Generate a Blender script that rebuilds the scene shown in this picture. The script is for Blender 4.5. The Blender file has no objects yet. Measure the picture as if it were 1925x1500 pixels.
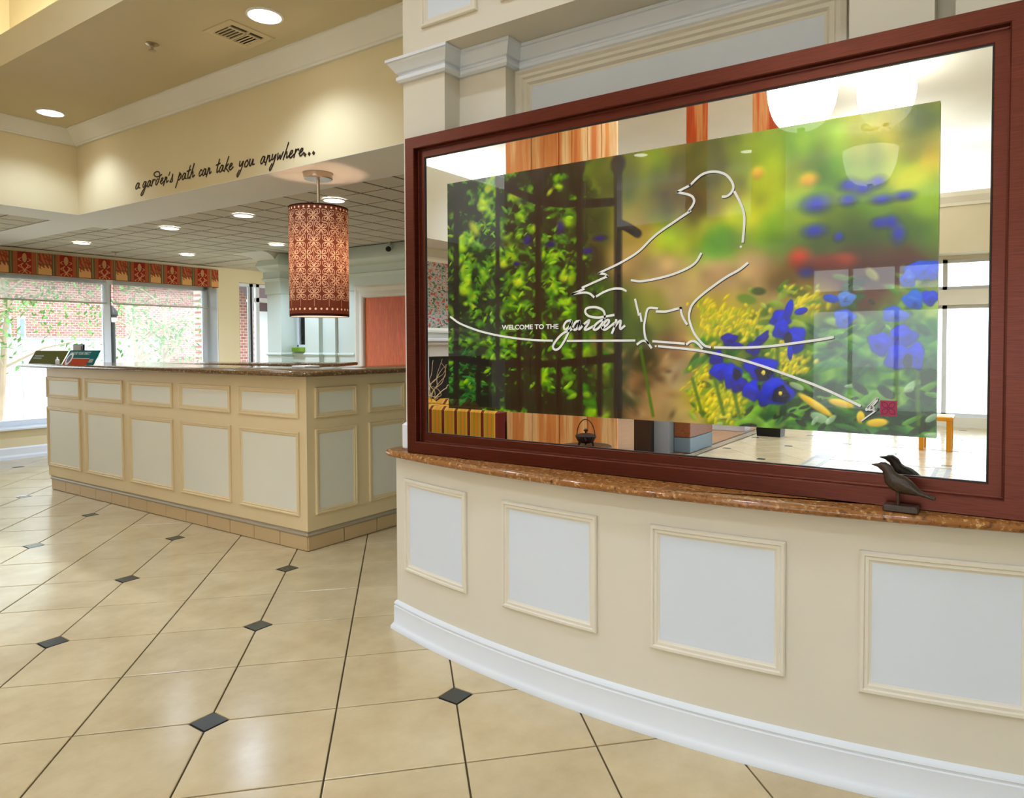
# Hotel lobby: curved welcome wall with framed garden mirror, panelled front desk, lounge behind the camera.
import bpy, bmesh, math, random
import numpy as np
from mathutils import Matrix, Vector

sc = bpy.context.scene
C = sc.collection
random.seed(7)
PI = math.pi
S = 1.15            # layout units -> metres (everything is scaled once, at the end)

# ---------------------------------------------------------------- camera
F_PX, PX, PY = 1310.4733, 1032.0, 686.37
PITCH, ROLL, TH = 0.0291, 0.0027, 0.2082 + PI / 4
CAM_Z = 1.2
cam_d = bpy.data.cameras.new('camera')
cam_d.sensor_width = 36.0
cam_d.lens = F_PX / 1925.0 * 36.0
cam_d.shift_x = -(PX - 962.5) / 1925.0
cam_d.shift_y = (PY - 750.0) / 1925.0
cam_d.clip_start = 0.05
cam_d.clip_end = 300
cam = bpy.data.objects.new('camera', cam_d)
C.objects.link(cam)
_f = np.array([0, math.cos(PITCH), -math.sin(PITCH)])
_r = np.array([1.0, 0, 0])
_d = np.array([0, -math.sin(PITCH), -math.cos(PITCH)])
_r2 = math.cos(ROLL) * _r + math.sin(ROLL) * _d
_d2 = -math.sin(ROLL) * _r + math.cos(ROLL) * _d
_M = np.array([[math.cos(TH), math.sin(TH), 0], [-math.sin(TH), math.cos(TH), 0], [0, 0, 1]])
_R, _D, _F = _M @ _r2, _M @ _d2, _M @ _f
cam.matrix_world = Matrix(((_R[0], -_D[0], -_F[0], 0), (_R[1], -_D[1], -_F[1], 0), (_R[2], -_D[2], -_F[2], CAM_Z), (0, 0, 0, 1)))
sc.camera = cam

# ---------------------------------------------------------------- exposure, sky, sun
sc.view_settings.view_transform = 'Standard'
sc.view_settings.look = 'None'
sc.view_settings.gamma = 1.0
sc.view_settings.exposure = 0.38
sc.view_settings.use_curve_mapping = False
sc.cycles.caustics_reflective = False
sc.cycles.caustics_refractive = False
sc.cycles.sample_clamp_indirect = 4.0
LAMP = (.64, .79, 1.0)     # lamps, white-balanced to the daylight in the room
SKY = 4.4
w = bpy.data.worlds.new('sky')
sc.world = w
w.use_nodes = True
bg = w.node_tree.nodes['Background']
bg.inputs[0].default_value = (0.86, 0.94, 1.0, 1)
bg.inputs[1].default_value = SKY

def light(name, kind, loc, energy, color=(1, 1, 1), size=0.3, size_y=None, rot=(0, 0, 0), spot=None, blend=0.6, spread=None, parent=None, portal=False):
    d = bpy.data.lights.new(name, kind)
    d.energy = energy
    d.color = color
    if kind == 'AREA':
        d.size = size
        if size_y:
            d.shape = 'RECTANGLE'
            d.size_y = size_y
        else:
            d.shape = 'DISK'
        if spread:
            d.spread = spread
        if portal:
            d.cycles.is_portal = True
    elif kind == 'SUN':
        d.angle = size
    else:
        d.shadow_soft_size = size
        if kind == 'SPOT':
            d.spot_size = spot
            d.spot_blend = blend
    o = bpy.data.objects.new(name, d)
    o.location = loc
    o.rotation_euler = rot
    C.objects.link(o)
    return o

light('sun', 'SUN', (0, 0, 20), 1.8, (1, .96, .90), math.radians(1.5), rot=(math.radians(38), math.radians(22), 0))
# daylight through the glazing (portals guide the sky light)
light('window_daylight', 'AREA', (3.2, 8.95, 1.2), 1, (1, 1, 1), 4.4, 1.75, rot=(math.radians(-90), 0, 0), portal=True)
light('entrance_daylight', 'AREA', (-7.55, 0.0, 1.2), 1, (1, 1, 1), 5.2, 2.3, rot=(0, math.radians(-90), 0), portal=True)
# ---------------------------------------------------------------- colour + materials
def lin(c):
    c = c / 255.0
    return c / 12.92 if c <= 0.04045 else ((c + 0.055) / 1.055) ** 2.4
def rgb(r, g, b):
    return (lin(r), lin(g), lin(b), 1)

def newmat(name):
    m = bpy.data.materials.new(name)
    m.use_nodes = True
    nt = m.node_tree
    return m, nt, nt.nodes['Principled BSDF']
def link(nt, a, b):
    nt.links.new(a, b)
def world_pos(nt):
    return nt.nodes.new('ShaderNodeNewGeometry').outputs['Position']
def noise(nt, vec, scale, detail=4, rough=.5, stretch=None):
    if stretch:
        mp = nt.nodes.new('ShaderNodeMapping')
        mp.inputs['Scale'].default_value = stretch
        link(nt, vec, mp.inputs['Vector'])
        vec = mp.outputs[0]
    n = nt.nodes.new('ShaderNodeTexNoise')
    n.inputs['Scale'].default_value = scale
    n.inputs['Detail'].default_value = detail
    n.inputs['Roughness'].default_value = rough
    link(nt, vec, n.inputs['Vector'])
    return n.outputs['Fac']
def ramp(nt, fac, stops, interp='LINEAR'):
    r = nt.nodes.new('ShaderNodeValToRGB')
    r.color_ramp.interpolation = interp
    e = r.color_ramp.elements
    while len(e) < len(stops):
        e.new(0.5)
    for el, (p, c) in zip(e, stops):
        el.position = p
        el.color = c
    link(nt, fac, r.inputs[0])
    return r.outputs[0]
def bump(nt, bsdf, h, strength=.1, dist=.01):
    b = nt.nodes.new('ShaderNodeBump')
    b.inputs['Strength'].default_value = strength
    b.inputs['Distance'].default_value = dist
    link(nt, h, b.inputs['Height'])
    link(nt, b.outputs[0], bsdf.inputs['Normal'])
def sc_col(c, k):
    return (min(1, c[0] * k), min(1, c[1] * k), min(1, c[2] * k), 1)

def paint(name, col, rough=.6, var=.02, bscale=220, bstr=.05, spec=.3, metallic=0):
    m, nt, p = newmat(name)
    pos = world_pos(nt)
    f = noise(nt, pos, 1.7, 3)
    c = ramp(nt, f, [(0.3, sc_col(col, 1 - var)), (0.7, sc_col(col, 1 + var))])
    link(nt, c, p.inputs['Base Color'])
    p.inputs['Roughness'].default_value = rough
    p.inputs['Specular IOR Level'].default_value = spec
    p.inputs['Metallic'].default_value = metallic
    if bstr:
        bump(nt, p, noise(nt, pos, bscale, 2), bstr, .002)
    return m
def emit(name, col, strength):
    m, nt, p = newmat(name)
    p.inputs['Base Color'].default_value = col
    p.inputs['Emission Color'].default_value = col
    p.inputs['Emission Strength'].default_value = strength
    return m
def metal(name, col, rough=.3, stretch=None):
    m, nt, p = newmat(name)
    p.inputs['Metallic'].default_value = 1
    f = noise(nt, world_pos(nt), 60, 3, stretch=stretch)
    link(nt, ramp(nt, f, [(.3, sc_col(col, .85)), (.7, sc_col(col, 1.1))]), p.inputs['Base Color'])
    p.inputs['Roughness'].default_value = rough
    return m
def glass(name, tint=(.96, .98, .97, 1), refl=.9):
    m = bpy.data.materials.new(name)
    m.use_nodes = True
    nt = m.node_tree
    nt.nodes.clear()
    out = nt.nodes.new('ShaderNodeOutputMaterial')
    tr = nt.nodes.new('ShaderNodeBsdfTransparent')
    tr.inputs[0].default_value = tint
    gl = nt.nodes.new('ShaderNodeBsdfGlossy')
    gl.inputs['Roughness'].default_value = 0.01
    gl.inputs[0].default_value = (refl, refl, refl, 1)
    fr = nt.nodes.new('ShaderNodeFresnel')
    fr.inputs[0].default_value = 1.45
    mx = nt.nodes.new('ShaderNodeMixShader')
    link(nt, fr.outputs[0], mx.inputs[0])
    link(nt, tr.outputs[0], mx.inputs[1])
    link(nt, gl.outputs[0], mx.inputs[2])
    link(nt, mx.outputs[0], out.inputs[0])
    return m
def granite(name, dark, mid, light_):
    m, nt, p = newmat(name)
    pos = world_pos(nt)
    v = nt.nodes.new('ShaderNodeTexVoronoi')
    v.inputs['Scale'].default_value = 95
    link(nt, pos, v.inputs['Vector'])
    n1 = noise(nt, pos, 70, 6, .7)
    mix = nt.nodes.new('ShaderNodeMix')
    mix.data_type = 'FLOAT'
    mix.inputs[0].default_value = .45
    link(nt, n1, mix.inputs[2])
    link(nt, v.outputs['Color'], mix.inputs[3])
    c = ramp(nt, mix.outputs[0], [(.22, dark), (.42, mid), (.6, mid), (.75, light_)])
    link(nt, c, p.inputs['Base Color'])
    p.inputs['Roughness'].default_value = .12
    p.inputs['Specular IOR Level'].default_value = .5
    return m
def wood(name, c1, c2, scale=6, stretch=(8, 8, .6), rough=.4):
    m, nt, p = newmat(name)
    f = noise(nt, world_pos(nt), scale, 8, .6, stretch)
    link(nt, ramp(nt, f, [(.3, c1), (.5, c2), (.62, c1), (.75, c2)]), p.inputs['Base Color'])
    p.inputs['Roughness'].default_value = rough
    bump(nt, p, f, .08, .003)
    return m
def vcol(name, rough=.5, spec=.5, emission=0.0, translucent=0.0):
    m, nt, p = newmat(name)
    a = nt.nodes.new('ShaderNodeVertexColor')
    a.layer_name = 'Col'
    link(nt, a.outputs[0], p.inputs['Base Color'])
    p.inputs['Roughness'].default_value = rough
    p.inputs['Specular IOR Level'].default_value = spec
    if translucent:
        t = nt.nodes.new('ShaderNodeBsdfTranslucent')
        link(nt, a.outputs[0], t.inputs[0])
        mx = nt.nodes.new('ShaderNodeMixShader')
        mx.inputs[0].default_value = translucent
        link(nt, p.outputs[0], mx.inputs[1])
        link(nt, t.outputs[0], mx.inputs[2])
        link(nt, mx.outputs[0], nt.nodes['Material Output'].inputs[0])
    return m

M = {}
M['cream'] = paint('cream_wall_paint', rgb(222, 214, 198))
M['cream_trim'] = paint('cream_trim_paint', rgb(226, 218, 202), .5)
M['white_panel'] = paint('cool_white_panel_paint', rgb(218, 224, 234), .5)
M['white_trim'] = paint('white_trim_paint', rgb(226, 230, 238), .35)
M['tan'] = paint('tan_wall_paint', rgb(222, 207, 168))
M['ceil'] = paint('ceiling_paint', rgb(206, 192, 158))
M['soffit'] = paint('white_soffit_paint', rgb(230, 228, 220))
M['desk'] = paint('desk_beige_paint', rgb(222, 200, 158), .5)
M['desk_panel'] = paint('desk_panel_white', rgb(224, 220, 204), .5)
M['sage'] = paint('pale_sage_paint', rgb(214, 224, 214))
M['lounge'] = paint('lounge_cream_paint', rgb(238, 234, 220), bstr=0)
M['granite'] = granite('brown_granite', rgb(58, 36, 22), rgb(150, 96, 48), rgb(216, 176, 118))
M['granite2'] = granite('dark_brown_granite', rgb(34, 24, 16), rgb(104, 74, 44), rgb(176, 146, 100))
M['toe'] = paint('toe_tile_ceramic', rgb(196, 168, 126), .4)
M['toe_trim'] = paint('grey_toe_trim', rgb(160, 146, 124), .45)
M['downlight'] = emit('downlight_lens', (1, .97, .9, 1), 9)
M['chrome'] = metal('brushed_nickel', rgb(190, 176, 158), .28, (1, 1, 12))
M['black'] = paint('black_plastic', rgb(22, 22, 24), .4)
M['white_plastic'] = paint('white_plastic', rgb(235, 235, 232), .4)
M['glass'] = glass('window_glass')
M['alu'] = paint('white_window_frame', rgb(226, 230, 236), .4)
M['oak'] = wood('red_oak_door', rgb(224, 104, 30), rgb(196, 80, 18))
M['dark_wood'] = wood('dark_carved_wood', rgb(34, 22, 14), rgb(66, 46, 30), 40, (1, 4, 4), .4)
_mm = newmat('mirror_silver')
_mm[2].inputs['Metallic'].default_value = 1
_mm[2].inputs['Roughness'].default_value = 0.0
_mm[2].inputs['Base Color'].default_value = (.92, .94, .92, 1)
M['mirror'] = _mm[0]
M['acoustic'] = paint('acoustic_tile', rgb(206, 200, 184), .9, .04, 300, .3)
M['grid'] = paint('ceiling_reveal_shade', rgb(84, 74, 58), .7)  # dark colour paints the shade in the reveals between ceiling tiles

def frame_material():
    m, nt, p = newmat('mahogany_metal_frame')
    pos = world_pos(nt)
    f = noise(nt, pos, 14, 6, .6, (1, 1, 30))
    link(nt, ramp(nt, f, [(.3, rgb(82, 30, 18)), (.7, rgb(104, 46, 28))]), p.inputs['Base Color'])
    p.inputs['Metallic'].default_value = .65
    p.inputs['Roughness'].default_value = .34
    p.inputs['Coat Weight'].default_value = .04
    p.inputs['Coat Roughness'].default_value = .15
    return m
M['frame'] = frame_material()

def tile_material(name, c1, c2, rough):
    m, nt, p = newmat(name)
    pos = world_pos(nt)
    oi = nt.nodes.new('ShaderNodeObjectInfo')
    n1 = noise(nt, pos, 3.2, 6, .65)
    c = ramp(nt, n1, [(.32, c1), (.68, c2)])
    hsv = nt.nodes.new('ShaderNodeHueSaturation')
    mr = nt.nodes.new('ShaderNodeMapRange')
    mr.inputs[3].default_value = .95
    mr.inputs[4].default_value = 1.05
    link(nt, oi.outputs['Random'], mr.inputs[0])
    link(nt, mr.outputs[0], hsv.inputs['Value'])
    link(nt, c, hsv.inputs['Color'])
    link(nt, hsv.outputs[0], p.inputs['Base Color'])
    p.inputs['Roughness'].default_value = rough
    p.inputs['Specular IOR Level'].default_value = .5
    bump(nt, p, noise(nt, pos, 9, 4), .04, .004)
    return m
M['tile'] = tile_material('cream_stone_tile', rgb(190, 168, 128), rgb(208, 188, 150), .2)
M['dot'] = tile_material('black_slate_dot', rgb(34, 40, 38), rgb(58, 64, 60), .25)
M['grout'] = paint('dark_grout', rgb(84, 68, 44), .8)

def brick_material(name, c1, c2, mortar, scale):
    m, nt, p = newmat(name)
    geo = nt.nodes.new('ShaderNodeTexCoord')
    mp = nt.nodes.new('ShaderNodeMapping')
    mp.inputs['Rotation'].default_value = (math.radians(90), 0, 0)
    link(nt, geo.outputs['Object'], mp.inputs['Vector'])
    b = nt.nodes.new('ShaderNodeTexBrick')
    b.inputs['Color1'].default_value = c1
    b.inputs['Color2'].default_value = c2
    b.inputs['Mortar'].default_value = mortar
    b.inputs['Scale'].default_value = scale
    link(nt, mp.outputs[0], b.inputs['Vector'])
    link(nt, b.outputs['Color'], p.inputs['Base Color'])
    p.inputs['Roughness'].default_value = .85
    bump(nt, p, b.outputs['Fac'], -.3, .01)
    return m
M['brick'] = brick_material('red_brick', rgb(166, 110, 100), rgb(138, 84, 80), rgb(206, 190, 184), 4.0)

# ---------------------------------------------------------------- mesh builder
class MB:
    def __init__(s):
        s.v = []
        s.f = []
    def add(s, vs, fs):
        b = len(s.v)
        s.v += [tuple(map(float, v)) for v in vs]
        s.f += [tuple(b + i for i in f) for f in fs]
        return s
    def box(s, x0, x1, y0, y1, z0, z1):
        vs = [(x, y, z) for z in (z0, z1) for y in (y0, y1) for x in (x0, x1)]
        return s.add(vs, [(0, 2, 3, 1), (4, 5, 7, 6), (0, 1, 5, 4), (2, 6, 7, 3), (0, 4, 6, 2), (1, 3, 7, 5)])
    def bbox(s, x0, x1, y0, y1, z0, z1, b=.005):
        """box with chamfered vertical and horizontal edges"""
        vs = []
        for (z, i) in ((z0, b), (z0 + b, 0), (z1 - b, 0), (z1, b)):
            for (x, y) in ((x0 + i + b, y0 + i), (x1 - i - b, y0 + i), (x1 - i, y0 + i + b), (x1 - i, y1 - i - b), (x1 - i - b, y1 - i), (x0 + i + b, y1 - i), (x0 + i, y1 - i - b), (x0 + i, y0 + i + b)):
                vs.append((x, y, z))
        fs = [tuple(range(7, -1, -1)), tuple(range(24, 32))]
        for k in range(3):
            for j in range(8):
                a = k * 8 + j
                c = k * 8 + (j + 1) % 8
                fs.append((a, c, c + 8, a + 8))
        return s.add(vs, fs)
    def prism(s, poly, z0, z1):
        n = len(poly)
        vs = [(x, y, z0) for x, y in poly] + [(x, y, z1) for x, y in poly]
        fs = [tuple(range(n - 1, -1, -1)), tuple(range(n, 2 * n))]
        fs += [(i, (i + 1) % n, n + (i + 1) % n, n + i) for i in range(n)]
        return s.add(vs, fs)
    def rings(s, rings, closed=True, cap0=False, cap1=False):
        n = len(rings[0])
        vs = [p for r in rings for p in r]
        fs = []
        for k in range(len(rings) - 1):
            for j in range(n if closed else n - 1):
                a, b = k * n + j, k * n + (j + 1) % n
                fs.append((a, b, b + n, a + n))
        if cap0:
            fs.append(tuple(range(n - 1, -1, -1)))
        if cap1:
            fs.append(tuple((len(rings) - 1) * n + i for i in range(n)))
        return s.add(vs, fs)
    def lathe(s, prof, cx, cy, n=24, cap0=True, cap1=True):
        rs = [[(cx + r * math.cos(2 * PI * j / n), cy + r * math.sin(2 * PI * j / n), z) for j in range(n)] for r, z in prof]
        return s.rings(rs, True, cap0, cap1)
    def tube(s, path, r, n=8, caps=True):
        path = [Vector(p) for p in path]
        rs = []
        up = Vector((0, 0, 1))
        for i, p in enumerate(path):
            t = (path[min(i + 1, len(path) - 1)] - path[max(i - 1, 0)]).normalized()
            a = t.cross(up)
            if a.length < 1e-3:
                a = t.cross(Vector((1, 0, 0)))
            a.normalize()
            b = a.cross(t)
            rr = r[i] if isinstance(r, (list, tuple)) else r
            rs.append([tuple(p + rr * (math.cos(2 * PI * j / n) * a + math.sin(2 * PI * j / n) * b)) for j in range(n)])
        return s.rings(rs, True, caps, caps)
    def build(s, name, mat, parent=None, smooth=False, origin=None):
        me = bpy.data.meshes.new(name)
        if parent is not None:
            o0 = parent.get('_root', (0, 0, 0))
        elif origin is not None:
            o0 = origin
        else:
            a = np.array(s.v)
            o0 = ((a[:, 0].min() + a[:, 0].max()) / 2, (a[:, 1].min() + a[:, 1].max()) / 2, a[:, 2].min())
        o0 = tuple(float(q) for q in o0)
        me.from_pydata([(x - o0[0], y - o0[1], z - o0[2]) for x, y, z in s.v], [], s.f)
        bm = bmesh.new()
        bm.from_mesh(me)
        bmesh.ops.recalc_face_normals(bm, faces=bm.faces)
        bm.to_mesh(me)
        bm.free()
        if smooth:
            for p in me.polygons:
                p.use_smooth = True
            try:
                me.set_sharp_from_angle(angle=math.radians(38))
            except Exception:
                pass
        me.materials.append(mat)
        o = bpy.data.objects.new(name, me)
        C.objects.link(o)
        o['_root'] = o0
        if parent is not None:
            o.parent = parent
        else:
            o.location = o0
        return o

def tag(o, label=None, cat=None, group=None, kind=None):
    for k, v in (('label', label), ('category', cat), ('group', group), ('kind', kind)):
        if v:
            o[k] = v
    return o
def thing(name, loc, label, cat, group=None):
    o = bpy.data.objects.new(name, None)
    o.empty_display_size = .1
    o.location = loc
    o['_root'] = tuple(float(q) for q in loc)
    C.objects.link(o)
    return tag(o, label, cat, group)
def struct(name, mb, mat, smooth=False):
    return tag(mb.build(name, mat, None, smooth), kind='structure')
def copy_to(root, loc, label=None, name=None):
    """copy of a thing, its parts and sub-parts"""
    def rec(o, par):
        c = o.copy()
        C.objects.link(c)
        if par is not None:
            c.parent = par
        for ch in [q for q in bpy.data.objects if q.parent == o]:
            rec(ch, c)
        return c
    r = rec(root, None)
    r.location = loc
    if label:
        r['label'] = label
    return r

def smooth_path(pts, n=6):
    if len(pts) < 3:
        return [tuple(p) for p in pts]
    P = [np.array(p, float) for p in pts]
    P = [2 * P[0] - P[1]] + P + [2 * P[-1] - P[-2]]
    out = []
    for i in range(1, len(P) - 2):
        for k in range(n):
            t = k / n
            a, b, c, d = P[i - 1], P[i], P[i + 1], P[i + 2]
            out.append(tuple(.5 * ((2 * b) + (c - a) * t + (2 * a - 5 * b + 4 * c - d) * t * t + (3 * b - a - 3 * c + d) * t ** 3)))
    out.append(tuple(P[-2]))
    return out
def ribbon(mb, pts, w, fn, thick=0.0):
    """flat pen stroke of width w along 2-D pts; fn(u,v,d) -> xyz"""
    P = [np.array(p, float) for p in pts]
    L, R = [], []
    n = len(P)
    for i in range(n):
        t = P[min(i + 1, n - 1)] - P[max(i - 1, 0)]
        t = t / (np.linalg.norm(t) + 1e-9)
        nr = np.array([-t[1], t[0]]) * w / 2
        e = -t * w / 2 if i == 0 else (t * w / 2 if i == n - 1 else 0)
        L.append(P[i] + nr + e)
        R.append(P[i] - nr + e)
    if thick:
        rs = [[fn(l[0], l[1], 0), fn(l[0], l[1], thick), fn(r[0], r[1], thick), fn(r[0], r[1], 0)] for l, r in zip(L, R)]
        mb.rings(rs, True, True, True)
    else:
        vs = [fn(*p, 0) for p in L] + [fn(*p, 0) for p in R]
        mb.add(vs, [(i, i + 1, n + i + 1, n + i) for i in range(n - 1)])
def rect_frame(mb, fn, u0, u1, v0, v1, prof, sub=1):
    """mitred moulding round a rectangle; prof = [(inset, depth)]; fn(u,v,d) -> xyz"""
    rs = []
    for ins, d in prof:
        a, b, c, e = u0 + ins, u1 - ins, v0 + ins, v1 - ins
        ring = []
        for (p, q) in (((a, c), (b, c)), ((b, c), (b, e)), ((b, e), (a, e)), ((a, e), (a, c))):
            for k in range(sub):
                t = k / sub
                ring.append(fn(p[0] + (q[0] - p[0]) * t, p[1] + (q[1] - p[1]) * t, d))
        rs.append(ring)
    mb.rings(rs, True)
def patch(mb, fn, u0, u1, v0, v1, d, sub=1):
    vs = []
    for k in range(sub + 1):
        u = u0 + (u1 - u0) * k / sub
        vs += [fn(u, v0, d), fn(u, v1, d)]
    mb.add(vs, [(2 * k, 2 * k + 2, 2 * k + 3, 2 * k + 1) for k in range(sub)])
MOULD = [(0, 0), (0, .009), (.004, .013), (.011, .013), (.014, .008), (.022, .009), (.026, .005), (.03, .004), (.031, 0)]
def sweep(mb, path, prof, closed=False):
    """profile [(out, z)] along 2-D path, 'out' to the left normal of travel"""
    rs = []
    n = len(path)
    for i in range(n):
        p = np.array(path[i], float)
        def nrm(a, b):
            t = np.array(b, float) - np.array(a, float)
            t /= np.linalg.norm(t)
            return np.array([-t[1], t[0]])
        if closed or 0 < i < n - 1:
            n1, n2 = nrm(path[i - 1], path[i]), nrm(path[i], path[(i + 1) % n])
            m = n1 + n2
            m /= np.linalg.norm(m)
            m /= max(.3, m @ n1)
        else:
            m = nrm(path[0], path[1]) if i == 0 else nrm(path[-2], path[-1])
        rs.append([(p[0] + m[0] * o, p[1] + m[1] * o, z) for o, z in prof])
    if closed:
        rs.append(rs[0])
    mb.rings(rs, True, not closed, not closed)
# ================================================================ SETTING
# ---- floor: cream tiles laid on the diagonal, one corner in four clipped for a black slate dot
TS = 0.39126
TA = (TS / math.sqrt(2), -TS / math.sqrt(2))
TB = (TS / math.sqrt(2), TS / math.sqrt(2))
T0 = (1.244, 2.110)
GR, CH, DOTR = .0028, .058, .0555
def lat(i, j):
    return (T0[0] + i * TA[0] + j * TB[0], T0[1] + i * TA[1] + j * TB[1])
floor = struct('floor', MB().box(-7.8, 7.2, -3.4, 9.1, -.12, -.006), M['grout'])
EA = (math.sqrt(.5), -math.sqrt(.5))
EB = (math.sqrt(.5), math.sqrt(.5))
def tile_poly(ci, cj):
    """pentagon in cell coords; the clipped corner is (ci,cj) in {0,1}"""
    h = TS / 2 - GR
    pts = []
    for (a, b) in ((0, 0), (1, 0), (1, 1), (0, 1)):
        x, y = (a * 2 - 1) * h, (b * 2 - 1) * h
        if (a, b) == (ci, cj):
            c = CH
            sx, sy = -(a * 2 - 1), -(b * 2 - 1)
            p1, p2 = (x + sx * c, y), (x, y + sy * c)
            pts += [p1, p2] if (a, b) in ((1, 0), (0, 1)) else [p2, p1]
        else:
            pts.append((x, y))
    return [(p * EA[0] + q * EB[0], p * EA[1] + q * EB[1]) for p, q in pts]
def tile_mb(poly, cx, cy):
    b = .0025
    n = len(poly)
    k = 1 - b / (TS / 2)
    bot = [(cx + x, cy + y, -.006) for x, y in poly]
    mid = [(cx + x, cy + y, -.0015) for x, y in poly]
    top = [(cx + x * k, cy + y * k, 0) for x, y in poly]
    return MB().rings([bot, mid, top], True, False, True)
tile_mesh = {}
far_tiles, far_dots = MB(), MB()
def tile_near(x, y):
    return x > .338 * y - .75 and x < 3.35 and -.1 < y < 8.75 and not (x > 2.9 and y > 3.6) and not (x > 2.45 and y < 1.9) and not (2.95 < x and y < 2.2)
for i in range(-30, 30):
    for j in range(-34, 34):
        cx, cy = lat(i + .5, j + .5)
        if not (-7.7 < cx < 6.6 and -3.3 < cy < 8.75):
            continue
        ci, cj = (0 if i % 2 == 0 else 1), (0 if j % 2 == 0 else 1)
        if tile_near(cx, cy):
            if (ci, cj) not in tile_mesh:
                o = tile_mb(tile_poly(ci, cj), 0, 0)
                me = bpy.data.meshes.new('floor_tile')
                me.from_pydata(o.v, [], o.f)
                me.materials.append(M['tile'])
                tile_mesh[(ci, cj)] = me
            t = bpy.data.objects.new('floor_tile', tile_mesh[(ci, cj)])
            C.objects.link(t)
            t.parent = floor
            r = floor['_root']
            t.location = (cx - r[0], cy - r[1], -r[2])
        else:
            q = tile_mb(tile_poly(ci, cj), cx, cy)
            far_tiles.add(q.v, q.f)
dot_me = None
for i in range(-30, 31, 2):
    for j in range(-34, 35, 2):
        cx, cy = lat(i, j)
        if not (-7.6 < cx < 6.5 and -3.2 < cy < 8.7):
            continue
        poly = [(DOTR * EA[0], DOTR * EA[1]), (DOTR * EB[0], DOTR * EB[1]), (-DOTR * EA[0], -DOTR * EA[1]), (-DOTR * EB[0], -DOTR * EB[1])]
        if tile_near(cx, cy):
            if dot_me is None:
                o = tile_mb(poly, 0, 0)
                dot_me = bpy.data.meshes.new('dot_tile')
                dot_me.from_pydata(o.v, [], o.f)
                dot_me.materials.append(M['dot'])
            t = bpy.data.objects.new('dot_tile', dot_me)
            C.objects.link(t)
            t.parent = floor
            r = floor['_root']
            t.location = (cx - r[0], cy - r[1], -r[2])
        else:
            q = tile_mb(poly, cx, cy)
            far_dots.add(q.v, q.f)
tag(far_tiles.build('far_floor_tiles', M['tile'], floor), kind='stuff')
tag(far_dots.build('far_dot_tiles', M['dot'], floor), kind='stuff')

# ---- curved low wall under the frame
CCX, CCY, RW = 6.418, .9926, 4.466
A0, A1 = .2595, -.46
def arc(R, a):
    return (CCX - R * math.cos(a), CCY + R * math.sin(a))
def cyl(u, v, d):
    a = u / RW
    x, y = arc(RW + d, a)
    return (x, y, v)
arcpts = [arc(RW, A1 + (A0 - A1) * k / 48) for k in range(49)]
cw = MB().prism(arcpts + [(2.6, arcpts[-1][1]), (2.6, arcpts[0][1])], 0, .7415)
wall_curved = struct('wall_curved', cw, M['cream'], True)
PITCHA, HWA = .1315, .0447
for k in range(5):
    ac = .0657 + (1 - k) * PITCHA
    u0, u1 = (ac - HWA) * RW, (ac + HWA) * RW
    m = MB()
    rect_frame(m, cyl, u0, u1, .268, .65, MOULD, 10)
    m.build('panel_moulding', M['cream_trim'], wall_curved, True)
    m = MB()
    patch(m, cyl, u0 + .028, u1 - .028, .268 + .028, .65 - .028, .003, 10)
    m.build('wall_panel', M['white_panel'], wall_curved, True)
bbp = [arc(RW, A1 + (A0 - A1) * k / 48) for k in range(49)] + [(2.55, arc(RW, A0)[1])]
bb = MB()
sweep(bb, bbp, [(0, 0), (.024, 0), (.024, .012), (.017, .022), (.012, .03), (.012, .096), (.009, .099), (.009, .104), (.012, .107), (.010, .114), (.004, .12), (0, .122)])
struct('baseboard_curved', bb, M['white_trim'], True)

# ---- welcome wall above the ledge: stepped pilasters, panel, cornice
wr = MB()
wr.box(2.25, 2.5, -3.3, 1.62, .768, 2.36)
wr.box(2.169, 2.5, 1.606, 1.84, .768, 2.36)
wr.box(2.08, 2.5, 1.836, 2.057, .768, 2.36)
wr.box(2.169, 2.26, .167, .382, .768, 2.36)
wr.box(2.169, 2.26, -.16, .118, .768, 2.36)
struct('wall_right_lower', MB().box(2.3, 2.5, -3.3, -.9, 0, .768), M['cream'])
wall_right = struct('wall_right', wr, M['cream'])
pl = lambda u, v, d: (2.25 - d, u, v)
m = MB()
rect_frame(m, pl, .40, 1.606, 1.0, 2.262, [(0, 0), (0, .022), (.01, .026), (.018, .018), (.03, .02), (.036, .012), (.05, .014), (.058, .004), (.066, .004), (.066, 0)])
m.build('panel_moulding', M['cream_trim'], wall_right)
m = MB()
patch(m, pl, .46, 1.546, 1.06, 2.2, .003)
m.build('wall_panel', M['white_panel'], wall_right)
CROWN = [(0, 2.262), (.012, 2.262), (.021, 2.270), (.021, 2.282), (.013, 2.290), (.013, 2.296), (.022, 2.300), (.030, 2.312), (.043, 2.330), (.045, 2.336), (.052, 2.338), (.052, 2.349), (0, 2.349)]
m = MB()
sweep(m, [(2.25, -.9), (2.25, -.16), (2.169, -.16), (2.169, .118), (2.25, .118), (2.25, .167), (2.169, .167), (2.169, .382), (2.25, .382), (2.25, 1.606), (2.169, 1.606), (2.169, 1.836), (2.08, 1.836), (2.08, 2.057), (2.5, 2.057)], CROWN)
struct('trim_1', m, M['white_trim'])
# white plinth block at the foot of the first pilaster, standing on the ledge
m = MB().bbox(2.064, 2.3, 2.0, 2.075, .768, .885, .012)
m.build('pilaster_base', M['white_trim'], wall_right)
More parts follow.
